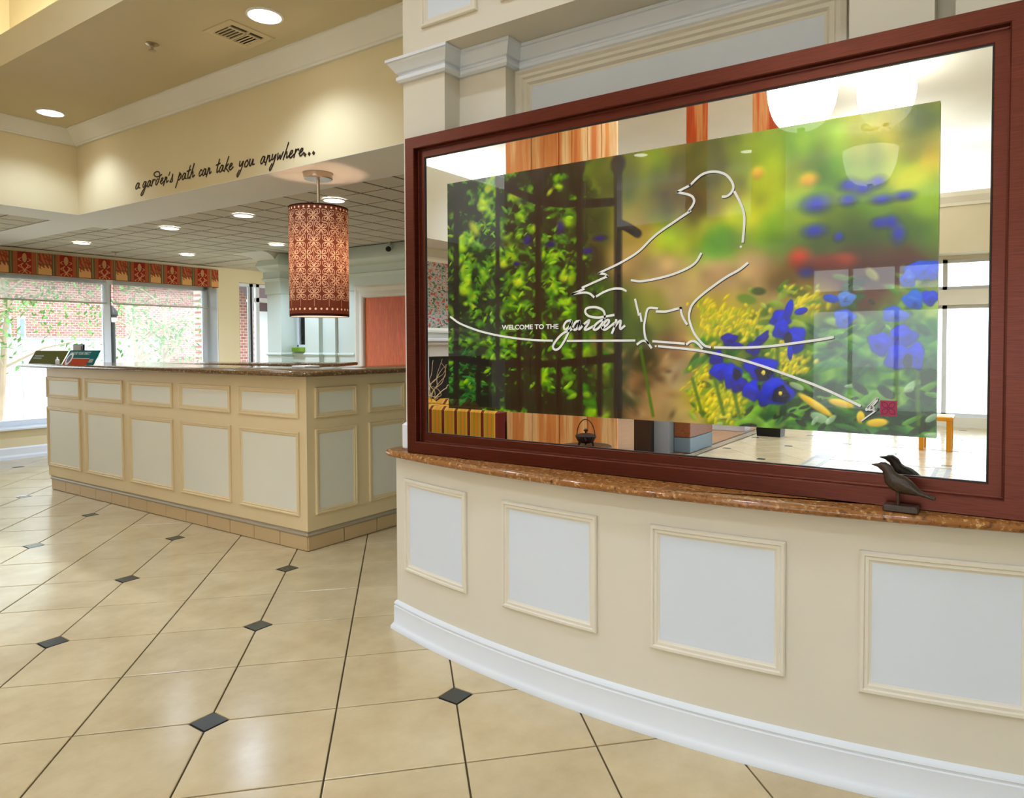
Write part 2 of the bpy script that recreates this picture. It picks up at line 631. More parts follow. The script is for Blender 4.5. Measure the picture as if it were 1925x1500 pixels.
# upper box of the wall with its own panels
wu = MB().box(2.03, 2.70, -3.3, 2.008, 2.35, 4.05)
wall_upper = struct('wall_upper', wu, M['cream'])
pu = lambda u, v, d: (2.03 - d, u, v)
for (a, b) in ((1.629, 1.903), (1.245, 1.522), (.86, 1.138), (.475, .752)):
    m = MB()
    rect_frame(m, pu, a, b, 2.425, 3.2, MOULD)
    m.build('panel_moulding', M['cream_trim'], wall_upper)
    m = MB()
    patch(m, pu, a + .028, b - .028, 2.453, 3.172, .003)
    m.build('wall_panel', M['white_panel'], wall_upper)

# ---- bulkhead with the motto, crown moulding, ceilings
wb = MB()
wb.prism([(2.63, 2.0), (2.75, 2.0), (2.75, 6.30), (.2, 6.30), (.2, 6.17), (2.63, 6.17)], 2.243, 4.06)
struct('wall_bulkhead', wb, M['tan'])
m = MB()
sweep(m, [(2.63, 2.0), (2.63, 6.17), (.2, 6.17)], [(0, 2.777), (.016, 2.777), (.022, 2.787), (.030, 2.790), (.112, 2.858), (.118, 2.866), (.126, 2.868), (.126, 2.876), (0, 2.876)])
struct('trim_2', m, M['soffit'])
struct('ceiling', MB().box(1.75, 2.66, -3.3, 6.2, 2.875, 3.06), M['ceil'])
m = MB().box(2.2, 2.3, -3.3, 6.2, 3.06, 4.06)
struct('wall_cove', m, M['tan'])
struct('ceiling_lounge', MB().box(-7.8, 2.7, -3.4, 9.1, 4.05, 4.2), M['lounge'])
sf = MB()
sf.prism([(2.6305, 2.0), (3.1, 2.0), (3.1, 6.68), (2.96, 6.68), (2.96, 8.79), (2.61, 8.79), (2.61, 6.61), (.2, 6.61), (.2, 6.1705), (2.6305, 6.1705)], 2.24, 2.42)
struct('ceiling_soffit', sf, M['soffit'])
low = struct('ceiling_low', MB().prism([(2.68, 2.0), (7.1, 2.0), (7.1, 9.1), (.2, 9.1), (.2, 6.22), (2.68, 6.22)], 2.2475, 2.45), M['grid'])
def ceiling_tiles(xs, ys, x0, x1, y0, y1):
    cache = {}
    for xa, xb in zip(xs[:-1], xs[1:]):
        for ya, yb in zip(ys[:-1], ys[1:]):
            a, b, c, d = max(xa, x0) + .008, min(xb, x1) - .008, max(ya, y0) + .012, min(yb, y1) - .012
            if b - a < .03 or d - c < .03:
                continue
            key = (round(b - a, 3), round(d - c, 3))
            if key not in cache:
                w2, h2 = (b - a) / 2, (d - c) / 2
                r = lambda k, z: [(-w2 + k, -h2 + k, z), (w2 - k, -h2 + k, z), (w2 - k, h2 - k, z), (-w2 + k, h2 - k, z)]
                q = MB().rings([r(0, .004), r(0, .002), r(.004, 0)], True, False, True)
                me = bpy.data.meshes.new('ceiling_tile')
                me.from_pydata(q.v, [], [tuple(reversed(f)) for f in q.f])
                me.materials.append(M['acoustic'])
                cache[key] = me
            t = bpy.data.objects.new('ceiling_tile', cache[key])
            C.objects.link(t)
            t.parent = low
            rr = low['_root']
            t.location = ((a + b) / 2 - rr[0], (c + d) / 2 - rr[1], 2.244 - rr[2])
ceiling_tiles([3.057 + .283 * k for k in range(9)], [1.84 + .268 * k for k in range(27)], 3.1, 5.09, 2.1, 8.78)
ceiling_tiles([2.96, 3.1], [6.66 + .268 * k for k in range(9)], 2.96, 3.1, 6.68, 8.78)
ceiling_tiles([2.61 - .283 * k for k in range(8, -1, -1)], [6.61 + .268 * k for k in range(9)], .6, 2.61, 6.61, 8.78)

ceiling_tiles([5.11 + .283 * k for k in range(7)], [7.07 + .2855 * k for k in range(7)], 5.11, 6.98, 7.07, 8.78)
# ---- window wall at the back of the desk area
bw = MB()
bw.box(.2, 5.40, 8.78, 9.1, 0, .33)
bw.box(.2, 5.40, 8.78, 9.1, 1.99, 2.247)
bw.box(.2, .9, 8.78, 9.1, .33, 1.99)
bw.box(5.40, 5.71, 8.78, 9.1, 0, 2.247)
bw.box(5.71, 6.62, 8.78, 9.1, 2.07, 2.247)
bw.box(6.62, 7.1, 8.78, 9.1, 0, 2.247)
struct('wall_back', bw, M['tan'])
m = MB()
sweep(m, [(5.71, 8.78), (.2, 8.78)], [(0, 0), (.02, 0), (.02, .03), (.012, .05), (.012, .115), (.004, .13), (0, .13)])
struct('baseboard_back', m, M['white_trim'])
def window(name, x0, x1, z0, z1, y, mull, fw=.06):
    """frame is the root mesh, glass its part"""
    m = MB()
    m.box(x0, x1, y, y + .06, z0, z0 + fw)
    m.box(x0, x1, y, y + .06, z1 - fw, z1)
    m.box(x0, x0 + fw, y, y + .06, z0, z1)
    m.box(x1 - fw, x1, y, y + .06, z0, z1)
    for c in mull:
        m.box(c - .037, c + .037, y, y + .06, z0 + fw, z1 - fw)
    w_ = struct(name, m, M['alu'])
    xs = [x0 + fw] + [q for c in mull for q in (c - .037, c + .037)] + [x1 - fw]
    for a, b in zip(xs[::2], xs[1::2]):
        MB().box(a, b, y + .026, y + .032, z0 + fw, z1 - fw).build('pane', M['glass'], w_)
        g = MB()
        g.box(a, a + .006, y - .003, y + .03, z0 + fw, z1 - fw)
        g.build('gasket', M['black'], w_)
    return w_
w1 = window('window_1', .9, 5.40, .33, 2.0, 9.02, [2.5, 4.135])
MB().bbox(.9, 5.40, 8.735, 9.02, .31, .335, .006).build('window_sill', M['alu'], w1)
MB().box(5.388, 5.399, 8.785, 9.02, .335, 1.99).build('reveal', M['alu'], w1)

# ---- glazed door beyond the column
m = MB()
for a, b in ((5.71, 5.735), (5.945, 6.0), (6.05, 6.10), (6.58, 6.62)):
    m.box(a, b, 8.9, 8.96, 0, 2.07)
m.box(5.71, 6.62, 8.9, 8.96, 2.03, 2.07)
m.box(6.0, 6.62, 8.9, 8.96, 1.82, 1.88)
d1 = struct('door_1', m, M['alu'])
for a, b, z0, z1 in ((5.735, 5.945, .0, 2.03), (6.10, 6.58, .0, 1.82), (6.10, 6.58, 1.88, 2.03)):
    MB().box(a, b, 8.927, 8.933, z0, z1).build('pane', M['glass'], d1)
MB().box(5.955, 5.975, 8.885, 8.905, 0, 2.03).build('gasket', M['black'], d1)

# ---- far wall with the oak door
fw_ = MB()
fw_.box(5.11, 5.3, 2.0, 4.755, 0, 2.245)
fw_.box(5.11, 5.3, 5.655, 6.61, 0, 2.245)
fw_.box(5.11, 5.3, 4.755, 5.655, 1.705, 2.245)
fw_.box(5.11, 5.3, 6.61, 6.825, 0, 1.185)
fw_.box(5.11, 5.3, 6.61, 6.825, 1.93, 2.245)
fw_.box(5.055, 5.109, 6.315, 6.55, 0, 1.79)
fw_.box(5.075, 5.109, 6.07, 6.225, 0, 1.79)
fw_.box(4.95, 5.3, 6.826, 7.075, 0, 2.24)
far = struct('wall_far', fw_, M['sage'])
m = MB()
sweep(m, [(5.11, 2.0), (5.11, 6.83), (4.95, 6.83), (4.95, 7.075), (5.3, 7.075)], [(0, 1.785), (.012, 1.785), (.016, 1.80), (.016, 1.925), (.028, 1.935), (.045, 1.955), (.03, 1.965), (.03, 2.035), (.05, 2.045), (.075, 2.09), (.085, 2.10), (.085, 2.12), (.06, 2.18), (.02, 2.24), (0, 2.24)])
struct('trim_3', m, M['sage'], True)
# flared head of the corner column
m = MB()
rs = []
for k in range(9):
    t = k / 8
    o = .22 * (1 - math.cos(t * PI / 2))
    z = 2.03 + .212 * math.sin(t * PI / 2)
    rs.append([(4.935 - o, 6.83, z), (5.2, 6.83, z), (5.2, 7.09 + o * 1.4, z), (4.935 - o, 7.09 + o * 1.4, z)])
m.rings(rs, True, True, True)
m.build('column_flare', M['soffit'], far, True)
m = MB()
sweep(m, [(5.11, 5.80), (5.11, 6.07), (5.075, 6.07), (5.075, 6.225), (5.11, 6.225), (5.11, 6.315), (5.055, 6.315), (5.055, 6.55), (5.11, 6.55), (5.11, 6.83), (4.95, 6.83), (4.95, 7.075), (5.2, 7.075)], [(0, 1.085), (.01, 1.088), (.016, 1.1), (.01, 1.115), (.004, 1.12), (0, 1.12)])
struct('trim_4', m, M['sage'])
m = MB()
rect_frame(m, lambda u, v, d: (5.11 - d, u, v), 4.64, 5.775, -.12, 1.825, [(0, 0), (0, .02), (.02, .024), (.06, .016), (.1, .02), (.118, .012), (.118, -.04)])
struct('trim_5', m, M['cream_trim'])
dl = struct('door_2', MB().bbox(5.118, 5.158, 4.765, 5.65, .005, 1.7, .003), M['oak'])
MB().tube([(5.12, 4.84, .92), (5.07, 4.84, .92), (5.07, 4.93, .92)], .009, 8).build('door_handle', M['chrome'], dl)
m = MB()
m.box(5.16, 5.2, 6.61, 6.825, 1.185, 1.21)
m.box(5.16, 5.2, 6.61, 6.825, 1.905, 1.93)
m.box(5.16, 5.2, 6.61, 6.63, 1.185, 1.93)
m.box(5.16, 5.2, 6.805, 6.825, 1.185, 1.93)
w2 = struct('window_2', m, M['alu'])
MB().box(5.175, 5.18, 6.63, 6.805, 1.21, 1.905).build('pane', M['glass'], w2)
MB().bbox(5.06, 5.2, 6.57, 6.80, 1.13, 1.178, .004).build('window_sill', paint('lime_green_sill', rgb(120, 160, 30), .5), w2)
# enclosing walls out of view
struct('wall_desk_right', MB().box(2.5, 5.3, 1.95, 2.04, 0, 2.3), M['sage'])
struct('wall_vestibule', MB().box(7.0, 7.1, 7.0, 9.1, 0, 2.3), M['cream'])
struct('wall_left', MB().box(.1, .2, 7.1, 9.1, 0, 4.06), M['tan'])
# ================================================================ FRONT DESK
desk = thing('front_desk', (3.0, 4.9, 0), 'long cream front desk with white raised panels and beige tile toe kick', 'desk')
m = MB().prism([(2.60, 3.365), (4.95, 3.365), (4.95, 3.8), (3.05, 3.8), (3.05, 6.725), (2.60, 6.725)], .115, 1.022)
m.build('desk_body', M['desk'], desk)
m = MB().prism([(2.612, 3.377), (4.9, 3.377), (4.9, 3.7), (3.0, 3.7), (3.0, 6.68), (2.612, 6.68)], 0, .115)
m.build('plinth', M['grout'], desk)
m = MB()
sweep(m, [(2.603, 6.69), (2.603, 3.368), (4.9, 3.368)], [(0, .087), (-.005, .087), (-.008, .093), (-.007, .099), (-.003, .104), (-.003, .117), (.012, .117), (.012, .087)])
m.build('toe_trim', M['toe_trim'], desk)
for k in range(13):
    y0 = 3.374 + k * .2545
    MB().bbox(2.601, 2.612, y0 + .0025, min(y0 + .2545, 6.682) - .0025, .003, .0865, .002).build('toe_tile', M['toe'], desk)
for k in range(8):
    x0 = 2.603 + k * .265
    MB().bbox(x0 + .0025, x0 + .2625, 3.366, 3.377, .003, .0865, .002).build('toe_tile', M['toe'], desk)
fl_ = lambda u, v, d: (2.60 - d, u, v)
fr_ = lambda u, v, d: (u, 3.365 - d, v)
def desk_panel(fn, u0, u1, z0, z1):
    m = MB()
    rect_frame(m, fn, u0, u1, z0, z1, MOULD)
    m.build('panel_moulding', M['desk'], desk)
    m = MB()
    patch(m, fn, u0 + .029, u1 - .029, z0 + .029, z1 - .029, .003)
    m.build('desk_panel', M['desk_panel'], desk)
for k in range(5):
    a = 3.43 + k * .676
    desk_panel(fl_, a, a + .582, .20, .695)
    desk_panel(fl_, a, a + .582, .773, .945)
for k in range(5):
    a = 2.655 + k * .411
    desk_panel(fr_, a, a + .315, .207, .71)
    desk_panel(fr_, a, a + .315, .775, .955)

def slab(mb, poly_fn, z0, z1):
    t = z1 - z0
    rs = []
    for f, i in ((0, .010), (.15, .003), (.4, 0), (.62, 0), (.86, .004), (1, .012)):
        rs.append([(x, y, z0 + f * t) for x, y in poly_fn(i)])
    mb.rings(rs, True, True, True)
def desk_top(i):
    r = .13
    x0, y0 = 2.505 + i, 3.275 + i
    pts = [(x0 + r - r * math.sin(q), y0 + r - r * math.cos(q)) for q in [PI / 2 * k / 8 for k in range(9)]]
    e = 7.08 - i
    q2 = [(x0 + .06 - .06 * math.cos(q), e - .06 + .06 * math.sin(q)) for q in [PI / 2 * k / 5 for k in range(6)]]
    return [(4.98, y0)] + pts + q2 + [(3.12, e), (3.12, 3.88), (4.98, 3.88)]
m = MB()
slab(m, desk_top, 1.022, 1.052)
tag(m.build('granite_countertop', M['granite2'], None, True), 'brown granite countertop with rounded corner lying on the cream front desk', 'countertop')
rear = thing('rear_worktop', (3.8, 5.9, 0), 'low brown granite worktop slanting behind the front desk', 'worktop')
m = MB()
slab(m, lambda i: [(3.95 - i, 4.66 + i), (4.35 - i, 4.9), (3.5, 6.95 - i), (3.13 + i, 6.75), (3.13 + i, 6.05)], 1.022, 1.05)
m.build('worktop', M['granite2'], rear, True)
MB().prism([(3.92, 4.76), (4.25, 4.95), (3.48, 6.85), (3.2, 6.7), (3.2, 6.1)], 0, 1.022).build('cabinet', M['desk'], rear)

# things on the counter
def tent_sign(name, y0, y1, h, label, mats, cat='sign'):
    t = thing(name, (2.6, (y0 + y1) / 2, 1.052), label, cat)
    m = MB()
    q = [(2.57, 1.053), (2.63, 1.052 + h), (2.636, 1.052 + h), (2.579, 1.053)]
    m.rings([[(x, y0, z) for x, z in q], [(x, y1, z) for x, z in q]], True, True, True)
    st = MB().rings([[(2.612, (y0 + y1) / 2 + k, 1.05 + h * .6), (2.64, (y0 + y1) / 2 + k, 1.0535), (2.648, (y0 + y1) / 2 + k, 1.0535), (2.62, (y0 + y1) / 2 + k, 1.05 + h * .6)] for k in (-.04, .04)], True, True, True)
    st.build('easel_strut', mats, t)
    m.build('card', mats, t)
    def fn(u, v, d):   # u along from the left end (0) to the right (1), v up the slope
        return (2.57 + .06 * v - d, y1 + (y0 - y1) * u, 1.052 + h * v)
    return t, fn
def fill(t, fn, name, u0, u1, v0, v1, mat, d=.0015):
    m = MB()
    vs = [fn(u0, v0, d), fn(u1, v0, d), fn(u1, v1, d), fn(u0, v1, d)]
    return m.add(vs, [(0, 1, 2, 3)]).build(name, mat, t)
olive = paint('olive_card', rgb(92, 94, 6), .7, spec=.05)
teal = paint('teal_card', rgb(20, 100, 96), .7, spec=.05)
rust = paint('rust_red_band', rgb(186, 66, 24), .7, spec=.05)
print_grey = paint('print_grey', rgb(150, 156, 140), .6)
print_white = paint('print_white', rgb(232, 236, 230), .6)
t, fn = tent_sign('olive_sign', 6.40, 7.0, .11, 'olive green easel sign at the left end of the desk countertop', olive)
for k in range(2):
    fill(t, fn, 'printed_line', .07, .36 - .03 * k, .55 - k * .17, .64 - k * .17, print_grey)
t, fn = tent_sign('teal_sign', 5.86, 6.36, .115, 'teal easel sign with rust band and round picture on the countertop', teal)
fill(t, fn, 'rust_band', .0, .8, .0, .42, rust)
fill(t, fn, 'band_line', .16, .8, .43, .46, print_white)
m = MB()
cu, cv = .14, .40
def disc(m, cu, cv, ru, d):
    rv_ = ru * .5 / .115
    vs = [fn(cu + ru * math.cos(q), cv + rv_ * math.sin(q), d) for q in [2 * PI * k / 20 for k in range(20)]]
    m.add(vs, [tuple(range(20))])
disc(m, cu, cv, .1, .002)
m.build('picture_ring', print_white, t)
m = MB()
disc(m, cu, cv, .062, .003)
m.build('picture_centre', M['black'], t)
fill(t, fn, 'printed_panel', .82, .95, .18, .42, print_grey)

def text_mesh(body, size, fn, mat, name, parent, align='LEFT', shear=0.0, width=None, bold=0.0):
    cu_ = bpy.data.curves.new(name, 'FONT')
    cu_.body = body
    cu_.size = size
    cu_.align_x = align
    cu_.shear = shear
    cu_.resolution_u = 3
    cu_.offset = bold
    ob = bpy.data.objects.new(name, cu_)
    C.objects.link(ob)
    bpy.context.view_layer.update()
    dg = bpy.context.evaluated_depsgraph_get()
    me = bpy.data.meshes.new_from_object(ob.evaluated_get(dg))
    bpy.data.objects.remove(ob)
    xs = [v.co.x for v in me.vertices]
    k = 1.0 if width is None else width / (max(xs) - min(xs))
    x0 = min(xs)
    mb = MB()
    mb.add([fn((v.co.x - x0) * k, v.co.y) for v in me.vertices], [tuple(p.vertices) for p in me.polygons])
    bpy.data.meshes.remove(me)
    return mb.build(name, mat, parent)
text_mesh('CHOOSE YOUR DIRECT', .03, lambda x, y: fn(.07 + x / .5, .70 + y / .115, .0025), print_white, 'lettering', t, width=.34)
card = thing('card_holder', (2.75, 6.45, 1.052), 'small dark framed card standing behind the teal sign', 'card holder')
MB().bbox(2.74, 2.755, 6.40, 6.58, 1.052, 1.215, .004).build('frame', M['black'], card)
MB().box(2.736, 2.7405, 6.425, 6.565, 1.07, 1.20).build('card', paint('beige_card', rgb(190, 172, 150), .6), card)
pen = thing('hand_sanitiser', (2.545, 6.385, 1.052), 'slim white bottle standing between the olive and teal signs', 'bottle')
MB().lathe([(.012, 1.052), (.014, 1.056), (.014, 1.09), (.006, 1.098)], 2.545, 6.385, 12).build('bottle', M['white_plastic'], pen, True)
MB().lathe([(.005, 1.098), (.005, 1.112), (.001, 1.114)], 2.545, 6.385, 10).build('cap', M['white_plastic'], pen, True)
m = MB().bbox(2.96, 3.08, 3.84, 3.98, 1.052, 1.066, .003)
tag(m.build('paper_stack', M['white_plastic']), 'small stack of white paper on the countertop behind its rounded corner', 'paper')
m = MB().bbox(2.93, 3.02, 3.33, 3.45, 1.052, 1.056, .001)
tag(m.build('paper_sheet', M['white_plastic']), 'loose white sheet on the right arm of the granite countertop', 'paper')
# positions within the printed photograph, (u, v) from its lower left corner
BIRD_LINES= [[(0.3889,0.4692),(0.3808,0.4814),(0.3691,0.4871),(0.3514,0.4858),(0.3383,0.4829)],[(0.3383,0.4829),(0.3656,0.501)],[(0.3633,0.5074),(0.4209,0.5449)],[(0.4209,0.5449),(0.4175,0.551),(0.413,0.5553),(0.4016,0.5573)],[(0.4016,0.5573),(0.405,0.5619),(0.4388,0.5846),(0.4651,0.6056),(0.4909,0.6318),(0.5182,0.6753),(0.5388,0.7009),(0.5671,0.7299),(0.5947,0.7582)],[(0.5927,0.7604),(0.6005,0.7799),(0.6024,0.7971),(0.5946,0.8147),(0.5699,0.831)],[(0.5699,0.8328),(0.5945,0.85)],[(0.5945,0.85),(0.6138,0.8785),(0.629,0.8867),(0.6459,0.884),(0.6626,0.8694),(0.6737,0.8427),(0.6764,0.8216),(0.6719,0.8039),(0.6646,0.7954),(0.6573,0.7953)],[(0.6792,0.8057),(0.6883,0.7714),(0.6956,0.7326),(0.6966,0.6918),(0.6941,0.6346)],[(0.4749,0.5242),(0.4952,0.5185),(0.5308,0.5259),(0.5633,0.5387),(0.5911,0.5569),(0.6067,0.5762),(0.6162,0.6031)],[(0.397,0.4713),(0.4141,0.4864),(0.4343,0.4961),(0.452,0.4945),(0.4586,0.4891)],[(0.7021,0.5587),(0.6882,0.5392),(0.6655,0.5178),(0.6424,0.4904),(0.6174,0.4572),(0.6009,0.4281),(0.5948,0.4036),(0.5934,0.3815),(0.5957,0.3593),(0.6026,0.3259),(0.6132,0.2981),(0.6237,0.2788),(0.6341,0.2733)],[(0.4823,0.4505),(0.4899,0.395)],[(0.4932,0.3977),(0.4957,0.3716)],[(0.5291,0.4158),(0.5104,0.4169),(0.5047,0.3856),(0.5015,0.3484),(0.5048,0.3051),(0.5163,0.2719)],[(0.4874,0.285),(0.4957,0.2951),(0.5031,0.2965),(0.5105,0.2878)],[(0.5283,0.4045),(0.5482,0.4034),(0.564,0.4096),(0.5764,0.4144)],[(0.5764,0.4144),(0.5795,0.3878),(0.5857,0.3652),(0.5888,0.3568)],[(0.5211,0.2948),(0.5515,0.2903),(0.5828,0.2859)],[(0.5897,0.2844),(0.5958,0.2927),(0.6042,0.294),(0.6117,0.2843),(0.6185,0.2705)],[(0.5328,0.2762),(0.6011,0.2637),(0.6542,0.2469),(0.7124,0.2192),(0.7655,0.1858),(0.8297,0.1412),(0.8893,0.0889)],[(0.6437,0.2721),(0.6924,0.2711),(0.7414,0.2758),(0.7884,0.287),(0.829,0.2979),(0.8466,0.3044)],[(0.0089,0.4077),(0.0361,0.3783),(0.0831,0.3488),(0.1212,0.3318),(0.1583,0.3197),(0.2087,0.3078),(0.2505,0.3017),(0.2882,0.2996)],[(0.3274,0.2983),(0.4803,0.2981)]]
BIRD_DOTS= [(0.6906,0.6175),(0.4619,0.4858),(0.526,0.2768)]
GARDEN_LINES= [[(0.3341,0.3797),(0.3247,0.3755),(0.318,0.3587),(0.3199,0.3448),(0.3265,0.3477),(0.336,0.3674),(0.3369,0.3781),(0.3331,0.3582),(0.3303,0.3368),(0.3227,0.3091),(0.3113,0.2783),(0.3017,0.2642),(0.293,0.2658),(0.292,0.2814),(0.3036,0.3094),(0.317,0.3294),(0.3303,0.3383),(0.3397,0.3473)],[(0.3546,0.3758),(0.3472,0.3731),(0.3406,0.3549),(0.3425,0.3426),(0.349,0.3455),(0.3555,0.3666),(0.3564,0.3758),(0.3536,0.3514),(0.3555,0.3438),(0.3647,0.3602)],[(0.3647,0.3602),(0.3729,0.3721),(0.3793,0.3779),(0.3756,0.3629),(0.3683,0.3449),(0.3729,0.3418),(0.3874,0.3534)],[(0.4124,0.3795),(0.4035,0.3739),(0.3928,0.3593),(0.3892,0.3443),(0.3946,0.3412),(0.4035,0.3529),(0.4124,0.3765),(0.415,0.3972),(0.4106,0.4154),(0.3982,0.4265),(0.3838,0.4289),(0.372,0.4236),(0.3702,0.4085),(0.3784,0.3945),(0.3981,0.3876),(0.4159,0.3912),(0.4342,0.3957)],[(0.4088,0.3468),(0.4194,0.3584),(0.4247,0.373),(0.4203,0.3777),(0.4123,0.3616),(0.4106,0.3452),(0.4159,0.3406),(0.4264,0.3522),(0.4351,0.3637)],[(0.4403,0.3754),(0.4368,0.3519),(0.4316,0.3283)],[(0.4377,0.3518),(0.4455,0.3693),(0.4506,0.372),(0.4489,0.3515),(0.4506,0.3426),(0.4583,0.3526)]]
BY_LINES= [[(0.9166,0.1136),(0.9055,0.0907),(0.8992,0.0783),(0.9013,0.0755),(0.9111,0.0941),(0.9159,0.1077),(0.9138,0.1119),(0.9069,0.0967),(0.9013,0.0844),(0.9069,0.0864),(0.9111,0.0853),(0.9084,0.0777),(0.9042,0.0758)],[(0.9112,0.0809),(0.9098,0.0749),(0.914,0.0767),(0.9181,0.083),(0.9112,0.0706),(0.9014,0.0548),(0.893,0.0406)]]
LOGO_SQ= [(0.9201,0.1066),(0.945,0.0608)]
WELCOME_BOX= [(0.1569,0.3476),(0.3047,0.3669)]
FLOWERS= [(0.6695,0.2999,0.014,0.0113,0,(45,45,170),0.12),(0.6848,0.2783,0.0113,0.0063,-10,(45,45,170),0.12),(0.7135,0.2687,0.0122,0.0122,0,(45,45,170),0.12),(0.7269,0.2992,0.0181,0.0073,40,(45,45,170),0.12),(0.7602,0.3679,0.0163,0.0144,0,(35,60,205),0.12),(0.7741,0.3948,0.007,0.0191,-15,(35,60,205),0.12),(0.7949,0.3913,0.0113,0.0059,15,(35,60,205),0.12),(0.7626,0.331,0.0141,0.0168,0,(35,60,205),0.12),(0.7861,0.2985,0.016,0.0226,0,(35,60,205),0.12),(0.777,0.2573,0.0046,0.0143,0,(35,60,205),0.12),(0.7733,0.3032,0.007,0.0107,0,(15,15,60),0.12),(0.6464,0.2323,0.0117,0.0152,0,(45,45,170),0.12),(0.6517,0.1887,0.0168,0.0152,0,(35,60,205),0.12),(0.6749,0.1751,0.0165,0.0225,0,(35,60,205),0.12),(0.6877,0.147,0.015,0.015,0,(45,45,170),0.12),(0.6838,0.1803,0.0076,0.01,0,(15,15,60),0.12),(0.7272,0.2008,0.0276,0.0208,0,(35,60,205),0.12),(0.7321,0.1845,0.0144,0.0122,0,(15,15,60),0.12),(0.7316,0.1868,0.0036,0.0041,0,(240,220,90),0.12),(0.7102,0.1245,0.0148,0.0173,0,(35,60,205),0.12),(0.7323,0.1025,0.0121,0.0147,0,(45,45,170),0.12),(0.7539,0.1227,0.0282,0.023,0,(35,60,205),0.12),(0.7622,0.114,0.0141,0.0145,0,(15,15,60),0.12),(0.761,0.1194,0.0031,0.0036,0,(240,220,90),0.12),(0.9782,0.5054,0.023,0.0146,0,(20,95,235),0.12),(0.9962,0.4978,0.0126,0.0116,0,(20,85,225),0.12),(0.9575,0.4796,0.0105,0.0132,0,(90,120,225),0.12),(0.9657,0.4168,0.0143,0.0147,0,(60,125,235),0.12),(0.989,0.4207,0.0115,0.0116,0,(35,80,220),0.12),(0.8434,0.4287,0.0132,0.0069,-15,(50,100,210),0.12),(0.8667,0.4269,0.0129,0.0123,0,(120,160,235),0.12),(0.8641,0.365,0.0158,0.0155,0,(90,120,225),0.12),(0.9394,0.373,0.0187,0.0119,-10,(90,120,225),0.12),(0.9505,0.3042,0.0198,0.0178,20,(35,60,205),0.12),(0.9181,0.2845,0.0164,0.0181,0,(35,60,205),0.12),(0.9455,0.2415,0.0199,0.0194,0,(35,60,205),0.12),(0.9693,0.2475,0.013,0.0206,0,(35,60,205),0.12),(0.9589,0.2303,0.0066,0.0118,0,(15,15,60),0.12)]
BLUR_FLOWERS= [(0.8183,0.7346,0.0238,0.0157,0,(45,70,185),0.5),(0.8681,0.7356,0.0129,0.0092,0,(45,70,185),0.5),(0.8693,0.7822,0.0143,0.0107,0,(45,70,185),0.5),(0.8906,0.7683,0.0154,0.0106,0,(45,70,185),0.5),(0.9128,0.7831,0.0109,0.009,0,(45,70,185),0.5),(0.9508,0.7316,0.0144,0.0073,0,(45,70,185),0.5),(0.9185,0.7274,0.0163,0.0074,0,(45,70,185),0.5),(0.8156,0.648,0.018,0.011,0,(45,70,185),0.5),(0.8542,0.6235,0.0073,0.0077,0,(45,70,185),0.5),(0.9162,0.6563,0.0122,0.009,0,(45,70,185),0.5),(0.9325,0.6561,0.0107,0.0104,0,(45,70,185),0.5),(0.9434,0.6173,0.0107,0.0148,0,(45,70,185),0.5),(0.804,0.5258,0.0136,0.0127,0,(50,60,190),0.5),(0.7916,0.5638,0.0168,0.0159,0,(190,75,30),0.5),(0.8618,0.5456,0.0173,0.0108,0,(175,80,45),0.5),(0.831,0.5436,0.0352,0.0125,0,(120,50,30),0.5),(0.8059,0.8156,0.0135,0.011,0,(230,180,80),0.5),(0.7189,0.8592,0.0099,0.0098,0,(220,180,100),0.5),(0.3102,0.7506,0.0094,0.0154,0,(35,25,120),0.4),(0.2265,0.7132,0.0111,0.0114,0,(35,25,120),0.4),(0.374,0.6482,0.0149,0.0065,0,(35,25,120),0.4),(0.4036,0.693,0.0145,0.0051,0,(35,25,120),0.4),(0.1982,0.6206,0.0085,0.0055,0,(35,25,120),0.4),(0.2864,0.6865,0.0132,0.0062,0,(35,25,120),0.4)]
BARS= [((0.0278,1.016),(0.0233,0.0044),0.0076),((0.1472,0.9904),(0.1441,0.0152),0.0049),((0.2546,0.9761),(0.2527,0.0162),0.0073),((0.3567,0.9828),(0.3559,0.0174),0.006),((0.4443,0.9671),(0.4444,0.0137),0.0075),((0.2031,0.3367),(0.2023,0.0115),0.0057),((0.3043,0.2658),(0.3039,0.0124),0.0058),((0.4025,0.332),(0.4024,0.0177),0.0058),((0.0905,0.2562),(0.0896,0.0103),0.0062)]
RAILS= [[(0.1471,0.9725),(0.1933,0.9215),(0.2489,0.874),(0.3025,0.8478),(0.3691,0.8335),(0.4349,0.825)],[(-0.0017,0.2318),(0.078,0.2143),(0.1447,0.2019),(0.2585,0.2047),(0.3535,0.2154),(0.442,0.2336)],[(0.4467,0.7422),(0.4701,0.718),(0.4884,0.6949)]]
